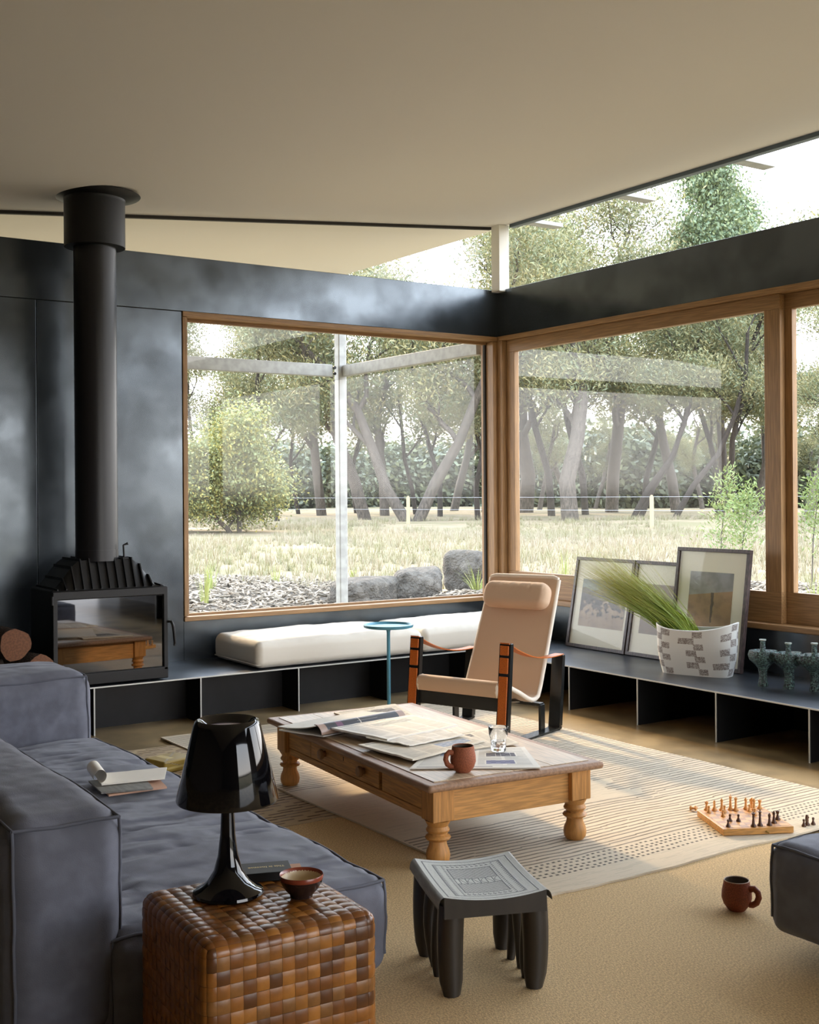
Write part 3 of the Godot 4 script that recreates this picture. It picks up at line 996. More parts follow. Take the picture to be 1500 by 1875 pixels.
	var tufts := [
		[Vector3(6.1, 0, -13.65), 0.75, "upright green grass tuft at the left edge of the back window", 30, 0.16],
		[Vector3(6.85, 0, -15.1), 0.62, "pale green grass tuft behind the leftmost tuft on the mulch", 26, 0.18],
		[Vector3(8.25, 0, -15.9), 0.5, "small green tuft at the back of the mulch mound", 22, 0.15],
		[Vector3(9.6, 0, -12.75), 0.62, "arching green grass tuft before the tall squarish boulder", 46, 0.5],
		[Vector3(9.15, -0.03, -12.95), 0.16, "low bright green plant between the boulders", 60, 0.35],
		[Vector3(10.6, -0.03, -17.6), 0.22, "small green clump on bare ground right of the white post", 50, 0.3],
		[Vector3(11.93, 0, -13.67), 0.7, "tall yellow-green grass tuft behind the leftmost picture frame", 20, 0.18],
		[Vector3(11.55, 0, -13.45), 0.5, "shorter yellow-green tuft beside the tall one, above the chair", 14, 0.2],
		[Vector3(11.7, 0, -9.0), 0.6, "bright green grass tuft at the photo's right edge past the mullion", 30, 0.3],
	]
	for t: Array in tufts:
		var tm := MB.new()
		tm.tinted = true
		var hh: float = t[1]
		for k in t[3]:
			var an := rng.randf() * TAU
			var out := Vector3(cos(an), 0, sin(an))
			var len_ := hh * rng.randf_range(0.6, 1.1)
			var lean: float = t[4] * rng.randf_range(0.3, 1.3)
			var w := out.cross(Vector3.UP) * 0.008
			var gcol := rng.randf()
			tm.col = Color(0.2, 0.26, 0.05).lerp(Color(0.36, 0.36, 0.11), gcol)
			var last := out * 0.04
			for j in 4:
				var f := (j + 1) / 4.0
				var nx := out * (0.04 + lean * len_ * f * f * 1.4) + Vector3(0, len_ * (f - 0.35 * lean * f * f), 0)
				tm.quad(last - w * (1.1 - f), last + w * (1.1 - f), nx + w * (1.02 - f), nx - w * (1.02 - f))
				last = nx
		whole("grass_tuft", tm, M.blade, t[2], "grass", t[0] + Vector3(0, -0.06, 0))
	# young feathery wattle saplings in front of the sliding windows
	for s: Array in [[Vector3(13.1, 0, -11.7), 1.5, "feathery green sapling above the tallest picture frame"], [Vector3(12.55, 0, -10.85), 1.3, "feathery sapling bending right, beside the mullion"], [Vector3(13.3, 0, -10.3), 1.5, "feathery green sapling at the photo's right edge"]]:
		var root := thing("sapling", s[2], "plant", s[0])
		var h: float = s[1]
		part(root, "stem", MB.new().tube([Vector3(0, -0.06, 0), Vector3(0.03, h * 0.5, 0.01), Vector3(0.12, h, 0.05)], [0.012, 0.009, 0.004], 6), M.bark_grey)
		places = []
		tints = []
		for k in 64:
			var f := rng.randf_range(0.45, 1.05)
			places.append(Transform3D(Basis(Vector3.UP, rng.randf() * TAU).scaled(Vector3.ONE * 0.42), Vector3(0.12 * f * f, h * f, 0.05 * f) + Vector3(rng.randfn(), rng.randfn(), rng.randfn()) * 0.13 * (1.25 - f)))
			tints.append(Color(0.13, 0.2, 0.06).lerp(Color(0.22, 0.26, 0.09), rng.randf()))
		foliage(root, sp, places, tints)


func make_stove() -> void:
	var zf := -6.81
	var st := thing("wood_stove", "black cast-iron wood stove with a ribbed hood and glass door on the bench", "stove", Vector3(2.457, BENCH, -7.02))
	var o := Vector3(2.457, BENCH, -7.02)
	# body: open-fronted box behind the door
	part(st, "body", MB.new().rbox(Vector3(2.457, 0.57, -7.045) - o, Vector3(0.69, 0.555, 0.41), 0.012), M.black_iron)
	for p: Vector3 in [Vector3(2.16, 0.289, -6.88), Vector3(2.755, 0.289, -6.88), Vector3(2.16, 0.289, -7.2), Vector3(2.755, 0.289, -7.2)]:
		part(st, "foot", MB.new().tube([p - o - Vector3(0, 0.006, 0), p - o + Vector3(0, 0.012, 0)], [0.022], 10), M.black_iron)
	var door := part(st, "door", MB.new().rbox(Vector3(2.457, 0.815, zf - 0.012) - o, Vector3(0.695, 0.05, 0.036), 0.006).rbox(Vector3(2.457, 0.327, zf - 0.012) - o, Vector3(0.695, 0.07, 0.036), 0.006).rbox(Vector3(2.124, 0.57, zf - 0.012) - o, Vector3(0.028, 0.46, 0.036), 0.005).rbox(Vector3(2.79, 0.57, zf - 0.012) - o, Vector3(0.028, 0.46, 0.036), 0.005), M.black_iron)
	part(door, "glass", MB.new().box(Vector3(2.457, 0.575, zf - 0.014) - o, Vector3(0.65, 0.44, 0.006)), M.stove_glass)
	part(door, "handle", MB.new().tube([Vector3(2.80, 0.63, zf + 0.012) - o, Vector3(2.815, 0.63, zf + 0.03) - o, Vector3(2.825, 0.6, zf + 0.035) - o, Vector3(2.835, 0.5, zf + 0.035) - o, Vector3(2.828, 0.485, zf + 0.035) - o], [0.008, 0.009, 0.01, 0.009, 0.006], 8), M.black_iron)
	for y: float in [0.36, 0.79]:
		part(door, "hinge", MB.new().tube([Vector3(2.108, y - 0.025, zf) - o, Vector3(2.108, y + 0.025, zf) - o], [0.01], 8), M.black_iron)
	# hood: sloping core with upright ribs
	var prof := func(x: float) -> float: return 0.845 + 0.175 * smoothstep(1.0, 0.42, absf(x - 2.457) / 0.345)
	var core := MB.new()
	core.surf(24, 1, func(u: float, v: float) -> Vector3:
		var x := 2.125 + 0.664 * u
		return Vector3(x, lerpf(0.842, prof.call(x) - 0.012, v), lerpf(zf - 0.03, zf - 0.10, v)) - o)
	core.surf(24, 1, func(u: float, v: float) -> Vector3:
		var x := 2.125 + 0.664 * u
		return Vector3(x, prof.call(x) - 0.012, lerpf(zf - 0.10, zf - 0.42, v)) - o)
	core.surf(24, 1, func(u: float, v: float) -> Vector3:
		var x := 2.125 + 0.664 * u
		return Vector3(x, lerpf(prof.call(x) - 0.012, 0.842, v), zf - 0.42) - o)
	part(st, "hood", core, M.black_iron)
	for k in 13:
		var x := 2.145 + 0.052 * k
		var h: float = prof.call(x)
		var poly := PackedVector2Array([Vector2(0.0, 0.846), Vector2(0.0, 0.852), Vector2(-0.075, h), Vector2(-0.4, h), Vector2(-0.41, 0.846)])
		var pm := MB.new().prism(poly, 0.007, Transform3D(Basis(Vector3(0, 0, 1), Vector3(0, 1, 0), Vector3(-1, 0, 0)), Vector3(x, 0, zf - 0.012) - o))
		part(st, "rib", pm, M.black_iron)
	part(st, "lever", MB.new().tube([Vector3(2.58, 1.0, zf - 0.12) - o, Vector3(2.575, 1.09, zf - 0.12) - o, Vector3(2.6, 1.1, zf - 0.11) - o], [0.006, 0.006, 0.009], 8).rbox(Vector3(2.575, 1.012, zf - 0.12) - o, Vector3(0.05, 0.012, 0.05), 0.003), M.black_iron)

	var fx := 2.437
	var fz := -7.0
	var fl := thing("flue", "tall black stove flue with a wider sleeve and a round ceiling plate", "flue", Vector3(fx, 1.0, fz))
	part(fl, "pipe", MB.new().lathe([Vector2(0.123, 0.0), Vector2(0.123, 0.07)], 40).lathe([Vector2(0.124, 0.07), Vector2(0.124, 2.0)], 40), M.flue_black)
	part(fl, "collar", MB.new().lathe([Vector2(0.118, 0.0), Vector2(0.1255, 0.0), Vector2(0.1255, 0.066), Vector2(0.118, 0.066)], 40), M.flue_black)
	part(fl, "sleeve", MB.new().lathe([Vector2(0.12, 1.865), Vector2(0.178, 1.865), Vector2(0.178, 2.2)], 40), M.black_iron)
	var plate := MB.new().lathe([Vector2(0.172, 2.08), Vector2(0.18, 2.13), Vector2(0.265, 2.15), Vector2(0.27, 2.155), Vector2(0.265, 2.16), Vector2(0.1, 2.165)], 48)
	var pl := part(fl, "ceiling_plate", plate, M.black_iron)
	pl.position = Vector3(0, 0.02, 0)

	# firewood beside the stove
	for k in 4:
		var e: Array = [[Vector3(1.985, BENCH + 0.105, -6.98), 0.105, 0.25], [Vector3(1.76, BENCH + 0.115, -6.94), 0.115, -0.3], [Vector3(1.87, BENCH + 0.28, -6.97), 0.09, 0.1], [Vector3(1.53, BENCH + 0.1, -6.96), 0.1, 0.15]][k]
		var rr: float = e[1]
		var lg := thing("firewood_log", ["round split log right beside the stove, nearest its door", "larger log left of the one beside the stove", "smaller log lying on top of the two beside the stove", "last log of the row, furthest from the stove"][k], "log", e[0], e[2])
		var wob := func(a: float, _h: float) -> float: return 1.0 + 0.05 * sin(a * 3.0 + k) + 0.03 * sin(a * 7.0)
		var tip := Basis(Vector3.RIGHT, PI / 2)
		part(lg, "bark", MB.new().lathe([Vector2(rr, -0.2), Vector2(rr * 0.98, 0.2)], 20, Vector3.ZERO, tip, wob), M.log_bark)
		part(lg, "cut_end", MB.new().lathe([Vector2(rr * 0.985, 0.2), Vector2(0.0, 0.203)], 20, Vector3.ZERO, tip, wob), M.log_end)
		part(lg, "cut_end", MB.new().lathe([Vector2(0.0, -0.203), Vector2(rr, -0.2)], 20, Vector3.ZERO, tip, wob), M.log_end)


func soft(seed_: int, freq: float, amp: float) -> Array:
	var f := FastNoiseLite.new()
	f.seed = seed_
	f.frequency = freq
	return [f, amp]


func make_seating() -> void:
	# white cushions on the bench
	for k in 2:
		var x0: float = [3.395, 4.665][k]
		var x1: float = [4.66, 5.80][k]
		var c := Vector3((x0 + x1) / 2.0, BENCH, ZW + 0.375)
		var w := x1 - x0
		var cu := thing("seat_cushion", ["long white bench cushion behind the blue side table", "white bench cushion running into the corner behind the armchair"][k], "cushion", c)
		var nz := FastNoiseLite.new()
		nz.seed = 12 + k
		nz.frequency = 2.2
		var puff := func(p: Vector3) -> Vector3:
			var q := p
			var e := (1.0 - pow(absf(p.x) / (w * 0.5), 4.0)) * (1.0 - pow(absf(p.z) / 0.325, 4.0))
			if p.y > 0.0:
				q.y += 0.03 * maxf(e, 0.0) + 0.008 * nz.get_noise_2d(p.x * 1.5, p.z)
			q.z += 0.012 * (1.0 - pow(absf(p.y) / 0.09, 2.0)) * signf(p.z) * (absf(p.z) / 0.325)
			q += Vector3(0, 0.004 * nz.get_noise_3d(p.x * 4.0, p.y * 4.0, p.z * 4.0), 0)
			return q
		part(cu, "pad", MB.new().rbox(Vector3(0, 0.088, 0), Vector3(w, 0.165, 0.64), 0.045, Basis.IDENTITY, Vector3i(30, 4, 14), 4, puff), M.cushion_cloth)
		var ring := []
		for e: Vector2 in [Vector2(-1, -1), Vector2(1, -1), Vector2(1, 1), Vector2(-1, 1), Vector2(-1, -1)]:
			ring.append(Vector3(e.x * (w / 2.0 - 0.006), 0.03, e.y * 0.317))
		part(cu, "seam", MB.new().tube(ring, [0.004], 6), M.cushion_cloth)

	# small round side table
	var bt := thing("side_table", "slim blue pedestal side table with a round tray top", "side table", Vector3(4.05, 0, -6.3))
	part(bt, "tray", MB.new().lathe([Vector2(0.0, 0.552), Vector2(0.14, 0.552), Vector2(0.154, 0.556), Vector2(0.158, 0.572), Vector2(0.155, 0.573), Vector2(0.15, 0.561), Vector2(0.0, 0.559)], 48), M.table_blue)
	part(bt, "stem", MB.new().lathe([Vector2(0.011, 0.01), Vector2(0.011, 0.52), Vector2(0.014, 0.54), Vector2(0.028, 0.552)], 20), M.table_blue)
	part(bt, "foot", MB.new().lathe([Vector2(0.0, 0.0), Vector2(0.135, 0.0), Vector2(0.135, 0.008), Vector2(0.02, 0.014), Vector2(0.0, 0.014)], 40), M.table_blue)

	make_chair()
	make_sofa()


func make_chair() -> void:
	# local x runs to the back of the chair, z to the camera's side
	var ch := thing("armchair", "cream sling armchair with black bent-steel runners and orange leather straps", "armchair", Vector3(3.926, 0.008, -5.411), 0.353)
	for s: float in [1.0, -1.0]:
		var z := 0.3 * s
		var fr := MB.new()
		# bent plate: front upright, runner, rear upright
		var line := [Vector3(0.045, 0.555, z), Vector3(-0.005, 0.03, z), Vector3(0.0, 0.012, z), Vector3(0.02, 0.01, z), Vector3(0.55, 0.01, z), Vector3(0.572, 0.014, z), Vector3(0.578, 0.03, z), Vector3(0.622, 0.43, z)]
		var th := [0.028, 0.034, 0.03, 0.02, 0.02, 0.03, 0.036, 0.03]
		for k in line.size() - 1:
			var a: Vector3 = line[k]
			var b: Vector3 = line[k + 1]
			var d := (b - a).normalized()
			var nn := Vector3(-d.y, d.x, 0)
			var wa: float = th[k] / 2.0
			var wb: float = th[k + 1] / 2.0
			var hz := Vector3(0, 0, 0.036)
			var mid := (a + b) / 2.0
			fr.quad(a + nn * wa - hz, a + nn * wa + hz, b + nn * wb + hz, b + nn * wb - hz, mid)
			fr.quad(a - nn * wa - hz, a - nn * wa + hz, b - nn * wb + hz, b - nn * wb - hz, mid)
			for t: float in [-1.0, 1.0]:
				fr.quad(a + nn * wa + hz * t, a - nn * wa + hz * t, b - nn * wb + hz * t, b + nn * wb + hz * t, mid)
		for e: Array in [[line[0], 0.014], [line[7], 0.015]]:
			var at: Vector3 = e[0]
			fr.rbox(at, Vector3(e[1] * 2.0, 0.012, 0.072), 0.004)
		part(ch, "side_frame", fr, M.chair_steel)
		# leather facing on the front upright, in three lengths
		var up := Vector3(0.05, 0.525, 0).normalized()
		var tilt := Basis(Vector3(up.y, -up.x, 0), up, Vector3(0, 0, 1))
		for e: Vector2 in [Vector2(0.06, 0.385), Vector2(0.4, 0.485), Vector2(0.498, 0.55)]:
			var mid2 := (e.x + e.y) / 2.0
			part(ch, "leather_facing", MB.new().rbox(Vector3(-0.008 + 0.095 * (mid2 - 0.03) - 0.018, mid2, z), Vector3(0.008, e.y - e.x, 0.054), 0.003, tilt), M.leather_orange)
		# sagging arm strap
		var arm := MB.new().slab(14, 2, func(u: float, v: float) -> Vector3:
			var x := lerpf(0.022, 0.635, u)
			var y := lerpf(0.562, 0.44, u) - 0.045 * sin(PI * u) + (0.008 * (1.0 - absf(u - 0.03) / 0.06) if u < 0.09 else 0.0)
			return Vector3(x, y, z + (v - 0.5) * 0.058), 0.005)
		part(ch, "arm_strap", arm, M.leather_orange)
	# sling: one continuous sheet from the front lip to the head
	var prof := [Vector2(0.0, 0.265), Vector2(-0.012, 0.30), Vector2(-0.006, 0.342), Vector2(0.03, 0.352), Vector2(0.12, 0.325), Vector2(0.25, 0.272), Vector2(0.35, 0.225), Vector2(0.41, 0.205), Vector2(0.455, 0.218), Vector2(0.485, 0.27), Vector2(0.53, 0.37), Vector2(0.6, 0.53), Vector2(0.67, 0.695), Vector2(0.725, 0.83), Vector2(0.738, 0.862)]
	var cv := Curve2D.new()
	for p: Vector2 in prof:
		cv.add_point(p)
	var total := cv.get_baked_length()
	var half := func(f: float) -> float: return lerpf(0.262, 0.235, f)
	var sheet := func(off: float) -> Array:
		return [off]
	var sl := MB.new()
	for off: float in [0.0, -0.024]:
		sl.surf(60, 8, func(u: float, v: float) -> Vector3:
			var p := cv.sample_baked(u * total)
			var q := cv.sample_baked(minf(u * total + 0.02, total))
			var r := cv.sample_baked(maxf(u * total - 0.02, 0.0))
			var d := (q - r).normalized()
			var nn := Vector2(-d.y, d.x) * off
			var w: float = half.call(u)
			var edge := pow(absf(v - 0.5) * 2.0, 6.0) * absf(off + 0.012 - 0.024 * (0.0 if off == 0.0 else 1.0)) * 0.0
			return Vector3(p.x + nn.x, p.y + nn.y + edge, (v - 0.5) * 2.0 * w), off == 0.0)
	part(ch, "sling", sl, M.chair_cloth)
	for s: float in [1.0, -1.0]:
		var path := []
		for k in 41:
			var u := k / 40.0
			var p := cv.sample_baked(u * total)
			var q := cv.sample_baked(minf(u * total + 0.02, total))
			var r := cv.sample_baked(maxf(u * total - 0.02, 0.0))
			var d := (q - r).normalized()
			path.append(Vector3(p.x + d.y * 0.012, p.y - d.x * 0.012, s * half.call(u)))
		part(ch, "edge_piping", MB.new().tube(path, [0.0135], 8), M.chair_piping)
	part(ch, "top_piping", MB.new().tube([Vector3(0.745, 0.862, -0.235), Vector3(0.747, 0.872, -0.2), Vector3(0.748, 0.874, 0.2), Vector3(0.745, 0.862, 0.235)], [0.012], 8), M.chair_piping)
	# head roll
	var lie := Basis(Vector3(0, 0, 1), deg_to_rad(-22.5))
	var nz := FastNoiseLite.new()
	nz.seed = 8
	nz.frequency = 14.0
	part(ch, "head_pillow", MB.new().rbox(Vector3(0.655, 0.765, 0), Vector3(0.105, 0.165, 0.45), 0.05, lie, Vector3i(4, 6, 24), 4, func(p: Vector3) -> Vector3:
		var q := p
		q.z *= 1.0 - 0.07 * pow(p.y / 0.08, 2.0)
		q.x += 0.003 * nz.get_noise_2d(p.z * 2.0, p.y * 0.5) * (1.0 if p.y > 0.0 else 0.3)
		return q), M.chair_cloth)
	# steel under the seat
	part(ch, "front_rail", MB.new().rbox(Vector3(0.02, 0.225, 0), Vector3(0.014, 0.075, 0.56), 0.003), M.chair_steel)
	part(ch, "seat_bar", MB.new().tube([Vector3(0.03, 0.235, 0.2), Vector3(0.2, 0.215, 0.19), Vector3(0.42, 0.185, 0.17)], [0.011], 8).tube([Vector3(0.03, 0.235, -0.2), Vector3(0.2, 0.215, -0.19), Vector3(0.42, 0.185, -0.17)], [0.011], 8), M.chair_steel)
	var rb := MB.new().rbox(Vector3(0.43, 0.172, 0), Vector3(0.05, 0.016, 0.59), 0.003)
	for s: float in [1.0, -1.0]:
		rb.rbox(Vector3(0.43, 0.095, 0.295 * s), Vector3(0.05, 0.155, 0.016), 0.003)
	part(ch, "rear_bracket", rb, M.chair_steel)


func couch_block(parent: Node3D, called: String, c: Vector3, size: Vector3, r: float, seed_: int, sag: float, wrinkle: float) -> MeshInstance3D:
	var n1 := FastNoiseLite.new()
	n1.seed = seed_
	n1.frequency = 1.6
	var n2 := FastNoiseLite.new()
	n2.seed = seed_ + 1
	n2.frequency = 5.0
	var hs := size / 2.0
	var bend := func(p: Vector3) -> Vector3:
		var q := p
		var ex := 1.0 - pow(absf(p.x) / hs.x, 4.0)
		var ey := 1.0 - pow(absf(p.y) / hs.y, 4.0)
		var ez := 1.0 - pow(absf(p.z) / hs.z, 4.0)
		if p.y > 0.0:
			q.y += maxf(0.0, ex) * maxf(0.0, ez) * sag + 0.014 * n1.get_noise_2d(p.x, p.z) * (p.y / hs.y)
		q.x += 0.02 * maxf(0.0, ey) * maxf(0.0, ez) * signf(p.x) * pow(absf(p.x) / hs.x, 3.0)
		q.z += 0.02 * maxf(0.0, ey) * maxf(0.0, ex) * signf(p.z) * pow(absf(p.z) / hs.z, 3.0)
		var crease := n2.get_noise_3d(p.x * 0.35, p.y * 0.8, p.z * 2.2)
		q.y -= wrinkle * maxf(0.0, crease) * clampf(p.y / hs.y, 0.0, 1.0)
		q += Vector3(1, 0, 1) * 0.006 * n2.get_noise_3d(p.x, p.y, p.z)
		return q
	var sub := Vector3i(maxi(6, int(size.x * 28)), maxi(5, int(size.y * 20)), maxi(6, int(size.z * 28)))
	var o := part(parent, called, MB.new().rbox(c, size, r, Basis.IDENTITY, sub, 4, bend), M.sofa_cloth)
	# corded seams along the upper edges
	var line := []
	for e: Vector2 in [Vector2(-1, -1), Vector2(1, -1), Vector2(1, 1), Vector2(-1, 1), Vector2(-1, -1)]:
		line.append(e)
	for k in 4:
		var a: Vector2 = line[k]
		var b: Vector2 = line[k + 1]
		var path := []
		for j in 25:
			var m := a.lerp(b, j / 24.0)
			var p := Vector3(m.x * (hs.x - r * 0.3), hs.y - r * 0.3, m.y * (hs.z - r * 0.3))
			path.append(c + bend.call(p) + Vector3(m.x, 1, m.y) * 0.0015)
		part(o, "piping", MB.new().tube(path, [0.0045], 6), M.sofa_seam)
	for e: Vector2 in [Vector2(-1, -1), Vector2(1, -1), Vector2(1, 1), Vector2(-1, 1)]:
		var path := []
		for j in 13:
			var p := Vector3(e.x * (hs.x - r * 0.3), lerpf(hs.y - r * 0.3, -hs.y + r, j / 12.0), e.y * (hs.z - r * 0.3))
			path.append(c + bend.call(p) + Vector3(e.x, 0, e.y) * 0.0015)
		part(o, "piping", MB.new().tube(path, [0.0045], 6), M.sofa_seam)
	return o


func make_sofa() -> void:
	var so := thing("sofa", "long low blue-grey sofa along the left with magazines on its seat", "sofa", Vector3(1.3, 0, -4.3))
	var o := so.position
	couch_block(so, "seat", Vector3(1.42, 0.185, -4.055) - o, Vector3(0.82, 0.27, 2.42), 0.05, 3, 0.018, 0.028)
	couch_block(so, "back", Vector3(0.925, 0.34, -4.30) - o, Vector3(0.30, 0.56, 2.86), 0.075, 13, 0.02, 0.008)
	couch_block(so, "arm", Vector3(1.42, 0.325, -5.53) - o, Vector3(0.80, 0.53, 0.46), 0.075, 23, 0.022, 0.008)
	part(so, "plinth", MB.new().rbox(Vector3(1.3, 0.034, -4.32) - o, Vector3(0.98, 0.05, 2.72), 0.01), M.sofa_base)
	var ot := thing("sofa_module", "blue-grey sofa end cut off by the photo's right edge, beside the chessboard", "sofa", Vector3(3.3, 0, -1.9))
	o = ot.position
	couch_block(ot, "seat", Vector3(3.29, 0.215, -1.86) - o, Vector3(0.84, 0.265, 1.06), 0.045, 33, 0.02, 0.006)
	for p: Vector2 in [Vector2(3.12, -2.14), Vector2(3.6, -2.14), Vector2(3.12, -1.5), Vector2(3.6, -1.5)]:
		part(ot, "foot", MB.new().tube([Vector3(p.x, 0.008, p.y) - o, Vector3(p.x, 0.1, p.y) - o], [0.022], 10), M.sofa_base)


func newsprint(seed_: int, pics: Array, tone: Color) -> Image:
	var r := RandomNumberGenerator.new()
	r.seed = seed_
	var im := Image.create(256, 352, false, Image.FORMAT_RGB8)
	im.fill(tone)
	for c in 4:
		var x := 12 + c * 60
		var y := 40
		while y < 336:
			if r.randf() < 0.93:
				fill(im, x, y, 52 if r.randf() < 0.85 else r.randi_range(14, 46), 1, tone.darkened(r.randf_range(0.25, 0.4)))
			y += 3
	fill(im, 12, 14, 150, 7, tone.darkened(0.5))
	fill(im, 12, 26, 232, 1, tone.darkened(0.5))
	for p: Array in pics:
		fill(im, p[0] - 3, p[1] - 3, p[2] + 6, p[3] + 6, tone)
		var cc: Color = p[4]
		for yy in int(p[3]):
			for q in 6:
				fill(im, p[0] + q * p[2] / 6.0, p[1] + yy, p[2] / 6.0, 1, cc.lightened(0.35 * absf(sin(q * 1.7 + yy * 0.09 + seed_))).darkened(r.randf() * 0.25))
	return im


func sheet_on(c: Array, y: float, th: float, seed_: int, lift: float, curl := 0.0) -> MB:
	# c: four corners (x, z) going round; a sheet of paper with a little lift and a curled first edge
	var nz := FastNoiseLite.new()
	nz.seed = seed_
	nz.frequency = 2.0
	var a: Vector2 = c[0]
	var b: Vector2 = c[1]
	var d: Vector2 = c[2]
	var e: Vector2 = c[3]
	return MB.new().slab(14, 14, func(u: float, v: float) -> Vector3:
		var p := a.lerp(b, u).lerp(e.lerp(d, u), v)
		var h := y + th + lift * (0.5 + 0.5 * nz.get_noise_2d(u * 1.3, v * 1.3)) + curl * pow(v, 5.0)
		return Vector3(p.x, h, p.y), th)


func mug(called_label: String, at: Vector3, turn: float, m: Material, dry: float) -> void:
	var mg := thing("mug", called_label, "mug", at, turn)
	var ribs := func(a: float, y: float) -> float:
		return 1.0 + 0.012 * sin(a * 22.0) * smoothstep(0.005, 0.03, y) * smoothstep(0.094, 0.075, y)
	part(mg, "body", MB.new().lathe([Vector2(0.0, 0.0), Vector2(0.026, 0.0), Vector2(0.03, 0.004), Vector2(0.042, 0.02), Vector2(0.049, 0.042), Vector2(0.048, 0.062), Vector2(0.0435, 0.085), Vector2(0.0415, 0.098)], 88, Vector3.ZERO, Basis.IDENTITY, ribs), m)
	part(mg, "inside", MB.new().lathe([Vector2(0.0385, 0.098), Vector2(0.041, 0.08), Vector2(0.045, 0.055), Vector2(0.038, 0.022), Vector2(0.0, 0.012)], 40), M.mug_inside)
	part(mg, "rim", MB.new().lathe([Vector2(0.0412, 0.0965), Vector2(0.0415, 0.0985), Vector2(0.04, 0.1), Vector2(0.0383, 0.0985), Vector2(0.0386, 0.0965)], 48), M.mug_rim if dry > 0.5 else m)
	part(mg, "handle", MB.new().tube([Vector3(0.044, 0.076, 0), Vector3(0.06, 0.08, 0), Vector3(0.072, 0.07, 0), Vector3(0.075, 0.054, 0), Vector3(0.068, 0.036, 0), Vector3(0.054, 0.026, 0), Vector3(0.044, 0.027, 0)], [0.008, 0.0075, 0.007, 0.007, 0.007, 0.007, 0.008], 10, true, 1.5), m)


